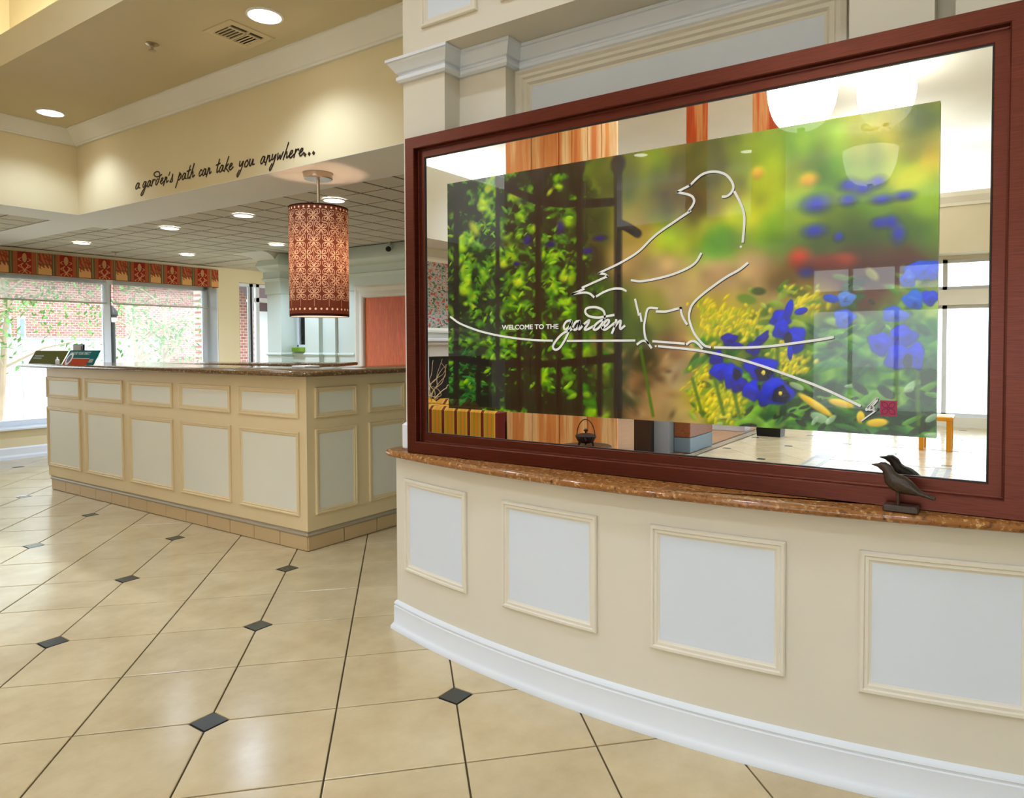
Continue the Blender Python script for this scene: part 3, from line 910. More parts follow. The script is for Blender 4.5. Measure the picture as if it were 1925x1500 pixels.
COLS= [((0.0306,0.9361),(60,75,10)),((0.0928,0.8764),(55,60,18)),((0.238,0.8894),(58,52,22)),((0.344,0.9072),(85,105,15)),((0.4537,0.9107),(75,85,40)),((0.5219,0.9031),(125,145,20)),((0.5865,0.9149),(85,75,30)),((0.6379,0.8919),(70,58,30)),((0.6966,0.8943),(150,160,10)),((0.7432,0.9169),(165,185,12)),((0.788,0.9385),(130,170,12)),((0.8394,0.9398),(160,190,20)),((0.8883,0.9739),(190,190,15)),((0.9351,0.9742),(200,190,20)),((0.9799,0.9825),(110,120,20)),((0.9806,0.8643),(210,190,20)),((0.9513,0.7929),(180,190,30)),((0.9133,0.721),(85,135,25)),((0.9815,0.7062),(130,170,40)),((0.8399,0.8215),(100,150,20)),((0.7884,0.8348),(150,170,20)),((0.725,0.8332),(190,195,40)),((0.6775,0.8268),(120,110,30)),((0.628,0.783),(110,100,25)),((0.5331,0.7649),(150,160,60)),((0.5973,0.7142),(200,200,90)),((0.697,0.7319),(210,215,70)),((0.7441,0.6515),(150,190,70)),((0.6485,0.64),(110,160,60)),((0.555,0.6644),(170,190,60)),((0.789,0.6786),(150,180,60)),((0.8407,0.6351),(90,120,40)),((0.8899,0.6433),(60,90,25)),((0.9522,0.6323),(70,110,25)),((0.9858,0.5946),(90,130,30)),((0.4884,0.7147),(165,140,80)),((0.4655,0.619),(190,160,115)),((0.5443,0.5694),(195,170,130)),((0.6487,0.5195),(195,168,132)),((0.7166,0.5483),(190,165,128)),((0.754,0.4374),(190,160,120)),((0.6786,0.4063),(190,165,120)),((0.5767,0.4506),(185,165,125)),((0.5224,0.3959),(150,150,70)),((0.4886,0.3379),(80,95,35)),((0.629,0.3341),(185,165,95)),((0.7267,0.2955),(190,180,40)),((0.7902,0.3648),(160,170,30)),((0.772,0.4713),(150,130,60)),((0.8247,0.4321),(150,120,40)),((0.8743,0.529),(95,50,25)),((0.9528,0.5356),(85,45,22)),((0.891,0.4272),(110,60,30)),((0.8423,0.2942),(170,180,60)),((0.9154,0.3264),(140,170,70)),((0.9542,0.2768),(120,160,60)),((0.9832,0.4203),(130,150,70)),((0.9082,0.1939),(130,170,60)),((0.9846,0.1967),(90,130,40)),((0.8429,0.1571),(110,150,40)),((0.7911,0.1192),(80,120,30)),((0.8766,0.0574),(50,90,25)),((0.9705,0.0669),(35,65,20)),((0.9248,0.0292),(60,85,25)),((0.7736,0.0292),(50,100,30)),((0.6989,0.0762),(110,130,30)),((0.6597,0.1101),(170,190,30)),((0.6395,0.1839),(185,165,80)),((0.5771,0.1816),(180,160,130)),((0.5227,0.1007),(170,145,105)),((0.4888,0.1383),(140,110,75)),((0.5555,0.2585),(150,120,80)),((0.5985,0.0484),(185,165,120)),((0.5001,0.2185),(70,65,30)),((0.4656,0.0765),(55,70,30)),((0.4888,0.0182),(160,130,95)),((0.6189,0.2777),(190,165,110)),((0.0457,0.7469),(45,70,12)),((0.045,0.5838),(40,70,15)),((0.0442,0.3967),(38,62,15)),((0.0434,0.2089),(25,45,12)),((0.0585,0.0451),(12,22,8)),((0.1524,0.7744),(45,70,15)),((0.181,0.6139),(32,34,14)),((0.2099,0.7862),(32,28,16)),((0.2509,0.475),(48,90,14)),((0.1802,0.3462),(45,80,14)),((0.3175,0.3425),(60,105,18)),((0.2916,0.643),(50,80,16)),((0.3815,0.7337),(48,52,18)),((0.3813,0.4652),(55,85,16)),((0.3936,0.2577),(55,90,18)),((0.3686,0.09),(40,75,16)),((0.2364,0.169),(40,70,16)),((0.1502,0.0749),(18,36,10)),((0.318,0.6817),(30,25,22)),((0.369,0.6324),(40,30,20)),((0.4301,0.3802),(60,85,25)),((0.4301,0.1761),(45,70,25))]
YLEAF= [(0.8188,0.0864,0.0331,0.0065,-33,(225,195,20),0.2),(0.8606,0.0943,0.0203,0.0063,-12,(225,195,20),0.2),(0.8906,0.0531,0.0062,0.0102,0,(225,195,20),0.2),(0.9155,0.0385,0.0163,0.0068,8,(225,195,20),0.2)]
SPRIGS= [(0.6845,0.3903),(0.6564,0.4014),(0.6356,0.3734),(0.625,0.4178),(0.6668,0.3576),(0.7021,0.3752),(0.641,0.3246),(0.6745,0.3286),(0.7071,0.3325),(0.7724,0.2389),(0.7841,0.2163),(0.7652,0.2619),(0.7947,0.4253),(0.8107,0.4152),(0.7795,0.207),(0.6572,0.0872),(0.6309,0.0949),(0.6726,0.1076),(0.6416,0.0566),(0.6204,0.0645),(0.6828,0.07),(0.6041,0.1127),(0.6175,0.1727),(0.6625,0.0391)]
# ================================================================ LEDGE, FRAMED MIRROR WITH PRINT, BIRD
def ledge(i):
    R = 4.526 - i
    a0 = .252
    pts = [arc(R, A1 + (a0 - A1) * k / 48) for k in range(49)]
    e = 2.168 - i
    x, y = arc(R, a0)
    return pts + [(x + .012, e - .022), (x + .03, e - .006), (x + .06, e), (2.3, e), (2.3, pts[0][1])]
m = MB()
slab(m, ledge, .742, .768)
tag(m.build('granite_ledge', M['granite'], None, True), 'curved brown granite ledge on top of the cream wall under the big frame', 'ledge')

fr = thing('framed_mirror', (2.05, .976, .768), 'large mahogany framed mirror carrying a garden photo print and white lettering', 'mirror')
ff = lambda u, v, d: (2.08 - d, u, v)
FY0, FY1, FZ0, FZ1 = -.053, 2.005, .768, 2.021
# four mitred members
prof = [(0, .0), (0, .044), (.003, .05), (.045, .05), (.048, .047), (.048, .024), (.052, .023), (.079, .023), (.083, .020), (.083, .008)]
cor = [(FY0, FZ0), (FY1, FZ0), (FY1, FZ1), (FY0, FZ1)]
sg = [(1, 1), (-1, 1), (-1, -1), (1, -1)]
for k in range(4):
    (a, b), (c, d_) = cor[k], cor[(k + 1) % 4]
    (s1, t1), (s2, t2) = sg[k], sg[(k + 1) % 4]
    m = MB()
    r1 = [ff(a + s1 * i, b + t1 * i, q) for i, q in prof]
    r2 = [ff(c + s2 * i, d_ + t2 * i, q) for i, q in prof]
    m.rings([r1, r2], True, True, True)
    m.build('frame_member', M['frame'], fr)
m = MB()
rect_frame(m, ff, FY0 + .081, FY1 - .081, FZ0 + .081, FZ1 - .081, [(0, .008), (0, .022), (.0035, .022), (.0035, .016)])
m.build('gasket', M['black'], fr)
MB().box(2.062, 2.066, FY0 + .07, FY1 - .07, FZ0 + .07, FZ1 - .07).build('mirror_glass', M['mirror'], fr)

# ---- the printed garden photograph (flat print): colour painted into a fine grid
PY0, PY1, PZ0, PZ1 = 1.7995, .142, .956, 1.8195
PW, PH = 720, 375
ASP = (PZ1 - PZ0) / (PY0 - PY1)
def paint_print():
    rng = np.random.default_rng(11)
    U, V = np.meshgrid((np.arange(PW) + .5) / PW, (np.arange(PH) + .5) / PH)
    X, Y = U, V * ASP
    img = np.zeros((PH, PW, 3))
    wsum = np.zeros((PH, PW))
    for (u, v), c in COLS:
        d2 = (X - u) ** 2 + (Y - v * ASP) ** 2
        wgt = 1 / (d2 + .0003) ** 2.2
        img += wgt[..., None] * np.array(c, float)
        wsum += wgt
    img /= wsum[..., None]
    def ell(u, v, rx, ry, rot, col, soft=.15, alpha=1.0, wob=0.0):
        a = math.radians(rot)
        cx, cy = u, v * ASP
        R = max(rx, ry) * (1.6 + soft)
        i0, i1 = max(0, int((cx - R) * PW)), min(PW, int((cx + R) * PW) + 2)
        j0, j1 = max(0, int((cy - R) / ASP * PH)), min(PH, int((cy + R) / ASP * PH) + 2)
        if i1 <= i0 or j1 <= j0:
            return
        dx, dy = X[j0:j1, i0:i1] - cx, Y[j0:j1, i0:i1] - cy
        p = (dx * math.cos(a) + dy * math.sin(a)) / rx
        q = (-dx * math.sin(a) + dy * math.cos(a)) / ry
        r = np.sqrt(p * p + q * q)
        if wob:
            an = np.arctan2(q, p)
            r = r * (1 + wob * np.sin(3 * an + wob * 900 * u) + .6 * wob * np.sin(5 * an + 700 * v))
        k = np.clip((1 + soft - r) / (2 * soft), 0, 1) * alpha
        k = k * k * (3 - 2 * k)
        shade = 1 + .18 * np.clip(q, -1, 1)
        img[j0:j1, i0:i1] = img[j0:j1, i0:i1] * (1 - k[..., None]) + k[..., None] * np.clip(np.array(col, float) * shade[..., None], 0, 255)
    def leaf_burst(n, ub, vb, cols, r0, r1, soft, alpha=.9, asp=(.35, .7)):
        for _ in range(n):
            u, v = rng.uniform(*ub), rng.uniform(*vb)
            r = rng.uniform(r0, r1)
            ell(u, v, r, r * rng.uniform(*asp), rng.uniform(-50, 60), cols[rng.integers(len(cols))], soft, alpha)
    def field(cell, oct=3):
        out = np.zeros((PH, PW))
        amp, tot = 1.0, 0
        for o in range(oct):
            gx, gy = int(1 / cell) + 3, int(ASP / cell) + 3
            g = rng.standard_normal((gy, gx))
            fx, fy = X / cell, Y / cell
            ix, iy = fx.astype(int), fy.astype(int)
            tx, ty = fx - ix, fy - iy
            tx, ty = tx * tx * (3 - 2 * tx), ty * ty * (3 - 2 * ty)
            out += amp * ((g[iy, ix] * (1 - tx) + g[iy, ix + 1] * tx) * (1 - ty) + (g[iy + 1, ix] * (1 - tx) + g[iy + 1, ix + 1] * tx) * ty)
            tot += amp * amp
            amp *= .62
            cell /= 2
        return out / math.sqrt(tot)
    def ramp_(n, stops):
        ps = [p for p, c in stops]
        return np.stack([np.interp(n, ps, [c[k] for p, c in stops]) for k in range(3)], -1)
    def smooth(x, a, b):
        t = np.clip((x - a) / (b - a), 0, 1)
        return t * t * (3 - 2 * t)
    # soft out-of-focus mottling everywhere
    img *= (1 + .10 * field(.05, 2))[..., None]
    hi = smooth(V, .55, .72) * smooth(U, .33, .42)
    n = field(.055, 2)
    bokeh = ramp_(n, [(-1.4, (52, 74, 20)), (-.5, (96, 130, 14)), (.2, (158, 178, 14)), (.9, (206, 196, 22)), (1.6, (222, 208, 70))])
    k = (.25 * hi)[..., None]
    img = img * (1 - k) + bokeh * k
    for u, v, rx, ry, c in ((.545, .83, .05, .045, (76, 62, 32)), (.60, .80, .04, .04, (84, 66, 36)), (.44, .90, .07, .035, (86, 92, 34)), (.63, .90, .035, .03, (92, 96, 26)), (.97, .96, .03, .04, (74, 92, 18)), (.86, .62, .12, .03, (60, 84, 24)), (.9, .52, .12, .03, (84, 44, 24))):
        ell(u, v, rx, ry, 0, c, .95, .75)
    # shrubs behind the railing, darkest at the foot
    left = 1 - smooth(U + .03 * field(.05, 2), .33, .41)
    n = field(.026, 3) - .55 * smooth(V, .30, .05) + .25 * smooth(V, .3, .6) - .5 * smooth(U, .2, .34) * smooth(V, .55, .8)
    fol = ramp_(n, [(-1.2, (10, 16, 8)), (-.2, (22, 34, 12)), (.35, (52, 88, 18)), (.9, (100, 152, 20)), (1.5, (160, 198, 24)), (2.2, (206, 212, 60))])
    k = (.85 * left)[..., None]
    img = img * (1 - k) + fol * k
    g1 = [(80, 130, 20), (110, 165, 20), (150, 200, 25), (55, 100, 25), (165, 205, 40)]
    g2 = [(14, 24, 10), (22, 34, 12), (34, 30, 14)]
    leaf_burst(150, (0, .34), (.2, .86), g1, .010, .024, .7, .6, (.25, .5))
    leaf_burst(300, (0, .345), (.1, .86), g1 + [(120, 175, 30)], .005, .013, .3, .72, (.25, .45))
    leaf_burst(160, (0, .345), (.05, .86), g2, .004, .012, .3, .6, (.25, .5))
    leaf_burst(30, (0, .33), (.45, .92), [(190, 215, 20), (170, 205, 10), (205, 215, 60)], .010, .022, .6, .75, (.4, .8))
    leaf_burst(110, (0, .35), (.05, .85), g2, .006, .02, .6, .6, (.25, .6))
    leaf_burst(60, (0, .10), (.02, .28), [(30, 100, 40), (24, 80, 34), (60, 130, 60)], .012, .026, .3, .75, (.10, .18))
    leaf_burst(40, (.30, .42), (.0, .35), [(100, 150, 20), (60, 120, 25), (150, 190, 30)], .010, .02, .5, .7)
    leaf_burst(50, (.37, .6), (.0, .30), [(120, 90, 60), (70, 55, 35), (205, 180, 140), (150, 115, 80)], .008, .022, .8, .5)
    # blurred flowers and pots
    for f in BLUR_FLOWERS:
        ell(*f[:6], soft=.85, alpha=.92)
    # wrought iron railing
    bar = np.array((14, 8, 7), float)
    def stroke(pts, hw, col, soft=.004, alpha=.95):
        P = smooth_path(pts, 8) if len(pts) > 2 else pts
        for (a, b) in zip(P[:-1], P[1:]):
            ax, ay, bx, by = a[0], a[1] * ASP, b[0], b[1] * ASP
            i0, i1 = max(0, int((min(ax, bx) - hw - .02) * PW)), min(PW, int((max(ax, bx) + hw + .02) * PW) + 2)
            j0, j1 = max(0, int((min(ay, by) - hw - .02) / ASP * PH)), min(PH, int((max(ay, by) + hw + .02) / ASP * PH) + 2)
            if i1 <= i0 or j1 <= j0:
                continue
            dx, dy = bx - ax, by - ay
            L2 = dx * dx + dy * dy + 1e-9
            x, y = X[j0:j1, i0:i1], Y[j0:j1, i0:i1]
            t = np.clip(((x - ax) * dx + (y - ay) * dy) / L2, 0, 1)
            d = np.hypot(x - ax - t * dx, y - ay - t * dy)
            k = np.clip((hw + soft - d) / (2 * soft), 0, 1)[..., None] * alpha
            img[j0:j1, i0:i1] = img[j0:j1, i0:i1] * (1 - k) + k * np.array(col, float)
    for a, b, hw in BARS:
        stroke([a, b], hw, bar)
    for r in RAILS:
        stroke(r, .0062, bar)
    for a, b, hw in BARS[2:5]:
        ell(a[0], a[1] - .0, .012 if hw < .007 else .016, .02, 0, (52, 48, 40), .3, .9)
    # lower right planting
    g3 = [(50, 110, 30), (90, 150, 40), (130, 180, 60), (30, 75, 25), (150, 190, 90), (20, 50, 18), (70, 130, 60)]
    low = smooth(U + .03 * field(.06, 2), .60, .72) * (1 - smooth(V, .26, .50))
    n = field(.045, 3) - .5 * smooth(V, .12, .0)
    gr = ramp_(n, [(-1.3, (14, 34, 12)), (-.3, (40, 88, 24)), (.4, (92, 146, 40)), (1.0, (140, 184, 70)), (1.8, (196, 216, 130))])
    k = (.75 * low)[..., None]
    img = img * (1 - k) + gr * k
    leaf_burst(150, (.60, 1), (.0, .34), g3, .010, .034, .25, .65, (.18, .4))
    leaf_burst(80, (.7, 1), (.25, .5), g3 + [(200, 220, 130)], .006, .02, .3, .55, (.3, .6))
    leaf_burst(60, (.62, 1), (.0, .16), [(190, 215, 190), (120, 170, 80), (22, 44, 16), (16, 36, 14)], .005, .018, .15, .7, (.25, .5))
    for u, v in SPRIGS:
        ell(u, v, .035, .028, 30, (196, 188, 24), .9, .35)
    for u, v in SPRIGS:
        for _ in range(20):
            du, dv = rng.normal(0, .014), rng.normal(0, .02)
            ell(u + du, v + dv, rng.uniform(.003, .009), rng.uniform(.002, .0045), rng.uniform(20, 80), [(222, 204, 16), (200, 192, 10), (170, 180, 20), (232, 216, 50)][rng.integers(4)], .5, .75)
    # stems
    for (a, b) in (((.49, .30), (.52, .02)), ((.66, .26), (.69, .03)), ((.72, .33), (.735, .06)), ((.755, .36), (.757, .05)), ((.635, .22), (.66, .04)), ((.94, .36), (.945, .1)), ((.97, .3), (.975, .04)), ((.60, .16), (.62, .03))):
        stroke([a, b], .0032, (90, 120, 30), .002, .85)
    for f in YLEAF:
        ell(*f[:6], soft=f[6])
    for f in FLOWERS:
        u, v, rx, ry, rot, c, so_ = f
        big = min(rx, ry) > .007
        if big:
            ell(u, v, rx * 1.04, ry * 1.04, rot, [q * .7 for q in c], .2, .6, .11)
        ell(u, v, rx, ry, rot, [q * .95 for q in c], so_, 1.0, .11 if big else 0)
        if big and sum(c) > 200:
            for _ in range(3):
                ell(u + rng.uniform(-.4, .4) * rx, v + rng.uniform(0, .5) * ry / ASP, rx * rng.uniform(.25, .55), ry * rng.uniform(.1, .2), rng.uniform(-60, 60), [min(255, q * 1.12 + 18) for q in c], .9, .45)
                ell(u + rng.uniform(-.5, .5) * rx, v - rng.uniform(0, .6) * ry / ASP, rx * rng.uniform(.2, .45), ry * rng.uniform(.1, .25), rng.uniform(-60, 60), [q * .6 for q in c], .7, .55)
    g = img.mean(2, keepdims=True)
    img = g + (img - g) * 1.28
    img *= (1 + .10 * smooth(V, .6, .8) * smooth(U, .4, .6))[..., None]
    img = np.clip(img, 0, 255)
    return 255 * (img / 255) ** 1.16
def grid_mesh(name, nu, nv, fn, cols, mat, parent):
    """fine quad grid with one colour per vertex; cols[nv, nu, 3] in sRGB 0..255"""
    idx = np.arange((nu) * (nv)).reshape(nv, nu)
    f = np.stack([idx[:-1, :-1], idx[:-1, 1:], idx[1:, 1:], idx[1:, :-1]], -1).reshape(-1, 4)
    uu, vv = np.meshgrid(np.linspace(0, 1, nu), np.linspace(0, 1, nv))
    co = fn(uu.ravel(), vv.ravel())
    me = bpy.data.meshes.new(name)
    me.vertices.add(len(co))
    o0 = np.array(parent['_root'])
    me.vertices.foreach_set('co', (co - o0).astype(np.float32).ravel())
    me.loops.add(f.size)
    me.loops.foreach_set('vertex_index', f.astype(np.int32).ravel())
    me.polygons.add(len(f))
    me.polygons.foreach_set('loop_start', np.arange(0, f.size, 4, dtype=np.int32))
    me.update(calc_edges=True)
    me.validate()
    c = cols.reshape(-1, 3) / 255.0
    l = np.where(c <= .04045, c / 12.92, ((c + .055) / 1.055) ** 2.4)
    at = me.color_attributes.new('Col', 'FLOAT_COLOR', 'POINT')
    at.data.foreach_set('color', np.concatenate([l, np.ones((len(l), 1))], 1).astype(np.float32).ravel())
    me.materials.append(mat)
    o = bpy.data.objects.new(name, me)
    C.objects.link(o)
    o['_root'] = tuple(o0)
    o.parent = parent
    return o
def print_material():
    m = vcol('garden_print_gloss', .25, .5)
    p = m.node_tree.nodes['Principled BSDF']
    p.inputs['Coat Weight'].default_value = .8
    p.inputs['Coat Roughness'].default_value = .004
    p.inputs['Coat IOR'].default_value = 1.5
    return m
M['print'] = print_material()
def pfn(u, v):
    return np.stack([np.full_like(u, 2.0502), PY0 + (PY1 - PY0) * u, PZ0 + (PZ1 - PZ0) * v], 1)
pr = grid_mesh('garden_print', PW, PH, pfn, paint_print(), M['print'], fr)
MB().box(2.0504, 2.0575, PY1, PY0, PZ0, PZ1).build('print_backing', paint('acrylic_edge_lime', rgb(190, 210, 60), .3), fr)
PWID = PY0 - PY1
def on_print(u, v, d):
    return (2.0496 - d, PY0 - PWID * u, PZ0 + PWID * v)
white_ink = paint('white_vinyl', rgb(244, 244, 244), .4)
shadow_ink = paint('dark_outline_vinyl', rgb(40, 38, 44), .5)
def strokes(name, lines, w, parent, sm=True):
    a, b = MB(), MB()
    for l in lines:
        p = [(u, v * ASP) for u, v in l]
        p = smooth_path(p, 5) if sm else p
        ribbon(a, p, w / PWID, on_print, .0012)
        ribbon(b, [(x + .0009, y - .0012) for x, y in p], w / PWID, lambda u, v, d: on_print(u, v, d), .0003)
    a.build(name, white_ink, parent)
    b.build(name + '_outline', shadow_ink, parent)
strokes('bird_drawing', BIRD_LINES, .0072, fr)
for u, v in BIRD_DOTS:
    m = MB()
    m.add([on_print(u + .0022 * math.cos(q), v * ASP + .0022 * math.sin(q), .001) for q in [2 * PI * k / 10 for k in range(10)]], [tuple(range(10))])
    m.build('bird_dot', white_ink, fr)
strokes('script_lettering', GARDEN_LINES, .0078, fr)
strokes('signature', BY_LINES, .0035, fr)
(wu0, wv0), (wu1, wv1) = WELCOME_BOX
text_mesh('WELCOME TO THE', .0235, lambda x, y: on_print(wu0 + x / PWID, wv0 * ASP + (y) / PWID, .0012), white_ink, 'capital_lettering', fr, width=(wu1 - wu0) * PWID, bold=.0006)
# square plum emblem with a four-petal flower
(l0, k0), (l1, k1) = LOGO_SQ
lu, lv, lr = (l0 + l1) / 2, (k0 + k1) / 2 * ASP, (l1 - l0) / 2
m = MB().add([on_print(lu + a * lr, lv + b * lr, .0006) for a, b in ((-1, -1), (1, -1), (1, 1), (-1, 1))], [(0, 1, 2, 3)])
m.build('emblem_square', paint('plum_emblem', rgb(168, 44, 84), .4), fr)
m = MB()
for q in (45, 135, 225, 315):
    a = math.radians(q)
    for (r0, r1, hw) in ((.10, 1.05, .30),):
        out = []
        for s_ in (1, -1):
            for k in range(9):
                t = k / 8 if s_ == 1 else 1 - k / 8
                r = r0 + (r1 - r0) * t
                h = s_ * hw * math.sin(PI * t) ** .8
                out.append((lu + lr * (r * math.cos(a) - h * math.sin(a)), lv + lr * (r * math.sin(a) + h * math.cos(a))))
        ribbon(m, out, lr * .07, on_print, .0012)
m.build('emblem_flower', paint('dark_plum', rgb(84, 16, 40), .4), fr)

# ---- carved bird on the ledge
bird = thing('bird_figurine', (1.99, .215, .768), 'dark carved wooden bird figurine standing on the granite ledge before the frame', 'figurine')
MB().bbox(1.968, 2.014, .172, .256, .768, .786, .004).build('base_block', M['dark_wood'], bird)
# body: spine along -Y (beak at +Y, tail towards -Y)
sp = [(.286, .884, .0006, .0008), (.279, .8838, .003, .0028), (.270, .8830, .005, .005), (.264, .8826, .0095, .0095), (.256, .8815, .0125, .012), (.248, .8755, .0128, .0135), (.243, .8640, .0130, .0150), (.237, .8515, .0175, .0205), (.226, .8430, .0200, .0235), (.212, .8370, .0205, .0235), (.197, .8310, .0180, .0190), (.182, .8240, .0125, .0120), (.170, .8185, .0085, .0065), (.155, .8140, .0085, .0045), (.139, .8095, .0105, .0040), (.137, .8090, .006, .002)]
rs = []
for i, (y, z, rx, rz) in enumerate(sp):
    a, b = sp[max(i - 1, 0)], sp[min(i + 1, len(sp) - 1)]
    ty, tz = b[0] - a[0], b[1] - a[1]
    L = math.hypot(ty, tz)
    ny, nz = -tz / L, ty / L
    if nz < 0:
        ny, nz = -ny, -nz
    rs.append([(1.991 + rx * math.cos(2 * PI * k / 16), y + ny * rz * math.sin(2 * PI * k / 16), z + nz * rz * math.sin(2 * PI * k / 16)) for k in range(16)])
m = MB().rings(rs, True, True, True)
m.build('body', M['dark_wood'], bird, True)
for sx in (-1, 1):
    m = MB()
    wing = [(.234, .852, .010), (.22, .848, .014), (.20, .838, .012), (.18, .826, .007), (.166, .8195, .002)]
    rs = []
    for y, z, h in wing:
        rs.append([(1.991 + sx * (.0175 + .0035), y, z + h * .7), (1.991 + sx * (.0205 + .003), y, z), (1.991 + sx * (.018 + .002), y, z - h), (1.991 + sx * .010, y, z)])
    m.rings(rs, True, True, True)
    m.build('wing', M['dark_wood'], bird, True)
    MB().tube([(1.991 + sx * .008, .222, .82), (1.991 + sx * .008, .221, .786)], .0035, 8).build('leg', M['dark_wood'], bird, True)

# ================================================================ MOTTO ON THE BULKHEAD
GL = {
 'a': (.92, [[(.62, .85), (.35, .95), (.05, .4), (.15, .02), (.4, .15), (.68, .9), (.6, .2), (.85, .1)]]),
 'g': (.95, [[(.62, .85), (.35, .95), (.05, .4), (.18, .05), (.45, .3), (.7, .95), (.5, -.3), (.1, -1.15), (-.2, -1.15), (-.1, -.75), (.4, -.2), (.85, .2)]]),
 'r': (.75, [[(.2, 1.0), (.12, .5), (.02, .0)], [(.1, .45), (.32, .85), (.58, .98), (.66, .8)]]),
 'd': (.95, [[(.6, .85), (.3, .9), (.05, .35), (.2, .02), (.5, .4), (.75, 1.2), (.6, 1.95), (0, 2.15), (-.45, 1.9), (-.2, 1.5), (.4, 1.3), (1.1, 1.5)]]),
 'e': (.75, [[(0, .35), (.4, .6), (.5, .9), (.25, .9), (.05, .35), (.25, .02), (.7, .35)]]),
 'n': (.85, [[(.2, .98), (.1, .4), (-.08, -.25)], [(.1, .4), (.45, .95), (.5, .6), (.5, .1), (.8, .3)]]),
 "'": (.3, [[(.15, 1.6), (.0, 1.15)]]),
 's': (.7, [[(0, .1), (.3, .6), (.45, 1.2), (.4, .6), (.5, .15), (.2, .0), (.05, .15)]]),
 'p': (.8, [[(.3, 1.2), (.0, 0), (-.3, -1.0)], [(.15, .6), (.5, 1.0), (.6, .5), (.3, .1), (.1, .2)]]),
 't': (.6, [[(.5, 1.9), (.2, .6), (.2, .05), (.5, .2)], [(0, 1.15), (.65, 1.3)]]),
 'h': (.85, [[(.6, 2.1), (.2, .7), (.0, 0)], [(.1, .4), (.45, .95), (.5, .5), (.5, .1), (.8, .3)]]),
 'c': (.7, [[(.55, .8), (.35, .95), (.05, .4), (.2, .02), (.65, .3)]]),
 'k': (.8, [[(.6, 2.0), (.15, .6), (0, 0)], [(.6, .95), (.2, .45), (.45, .2), (.75, -.15)]]),
 'y': (.85, [[(.1, .95), (.05, .4), (.25, .3), (.65, .9), (.4, -.2), (-.05, -1.15), (-.2, -.9), (.1, -.3)]]),
 'o': (.75, [[(.4, .92), (.1, .6), (.1, .1), (.4, .05), (.6, .5), (.4, .92)]]),
 'u': (.85, [[(.1, .95), (.05, .3), (.25, .05), (.6, .9), (.55, .2), (.8, .15)]]),
 'w': (1.0, [[(.1, .95), (.1, .1), (.45, .7), (.5, .1), (.9, 1.0)]]),
 '.': (.62, [[(.12, .06), (.16, .02)]]),
}
XH = .043
motto = thing('wall_lettering', (2.63, 4.28, 2.31), 'dark brown handwritten motto lettering on the tan bulkhead above the desk', 'lettering')
ink = paint('dark_brown_vinyl', rgb(44, 26, 18), .5)
for word, ya, yb in (('a', 5.285, 5.215), ("garden's", 5.185, 4.775), ('path', 4.725, 4.52), ('can', 4.47, 4.325), ('take', 4.275, 4.085), ('you', 4.025, 3.865), ('anywhere...', 3.805, 3.28)):
    tot = sum(GL[ch][0] for ch in word)
    k = (ya - yb) / tot
    x = 0
    m = MB()
    for ch in word:
        adv, sts = GL[ch]
        for st in sts:
            pts = [((x + px + .12 * py) * k, py * XH) for px, py in st]
            pts = smooth_path(pts, 5)
            def fn(u, v, d, ya=ya):
                y = ya - u
                return (2.6285 - d, y, 2.334 - (5.285 - y) * .0195 + v)
            ribbon(m, pts, 0.0092 if ch != '.' else .018, fn, .0012)
        x += adv
    m.build('lettering', ink, motto)
# ================================================================ PENDANT, LIGHTS, WINDOW DRESSING
PXC, PYC, PR, PZB, PZT = 2.8, 3.486, .173, 1.374, 2.03
pend = thing('pendant_lamp', (PXC, PYC, PZB), 'brown drum pendant lamp with cream four-petal pattern hanging over the desk corner', 'lamp')
MB().lathe([(.085, 2.24), (.085, 2.208), (.08, 2.203), (0.001, 2.203)], PXC, PYC, 32, False, False).build('canopy', M['chrome'], pend, True)
MB().lathe([(.009, 2.203), (.009, 1.75)], PXC, PYC, 12).build('rod', M['chrome'], pend, True)
def shade_paint(nu, nv):
    th = np.linspace(0, 1, nu)[None, :] * 13
    v = np.linspace(0, 1, nv)[:, None]
    H_ = PZT - PZB
    px_ = 2 * PI * PR / 13
    img = np.zeros((nv, nu, 3)) + np.array((106, 58, 44.))
    cream = np.array((250, 222, 190.))
    best = np.full((nv, nu), 9.)
    for r in range(7):
        vc = 1 - (.108 + r * .1155)
        off = .5 * (r % 2)
        dx = ((th - off + .5) % 1 - .5) * px_ + 0 * v
        dy = (v - vc) * H_ + 0 * th
        for s_ in (1, -1):
            p = (dx + s_ * dy) / math.sqrt(2)
            q = (dx - s_ * dy) / math.sqrt(2)
            rr = np.abs(p)
            for R_, hw in ((.0505, .0135), (.035, .0066)):
                h = hw * np.sin(PI * np.clip((rr - .005) / (R_ - .005), 0, 1)) ** .85
                d = np.where((rr < R_ + .001) & (rr > .005), np.abs(np.abs(q) - h), 9.)
                best = np.minimum(best, d)
    ln = np.abs((th * 2 + .5) % 1 - .5) / 2 * px_
    inl = (v > .085) & (v < .955)
    best = np.minimum(best, np.where(inl, ln * 1.2 + .0008 + 0 * v, 9.))
    for vv in (.062, .968):
        du = np.abs((th * 2.6 + .5) % 1 - .5) / 2.6 * px_ + 0 * v
        d = np.hypot(du, (v - vv) * H_ + 0 * th)
        best = np.minimum(best, np.where(d < .0062, 0, 9.))
    k = np.clip((.0016 - best) / .0009, 0, 1)[..., None]
    img = img * (1 - k) + k * cream
    e = ((v < .022) | (v > .988)) + 0 * th > 0
    img[e] = (46, 24, 20)
    return img
def shade_fn(u, v):
    a = 2 * PI * u
    return np.stack([PXC + PR * np.cos(a), PYC + PR * np.sin(a), PZB + (PZT - PZB) * v], 1)
sh = grid_mesh('lamp_shade', 820, 340, shade_fn, shade_paint(820, 340), vcol('printed_lamp_shade', .8, .1, translucent=.34), pend)
for p in sh.data.polygons:
    p.use_smooth = True
m = MB()
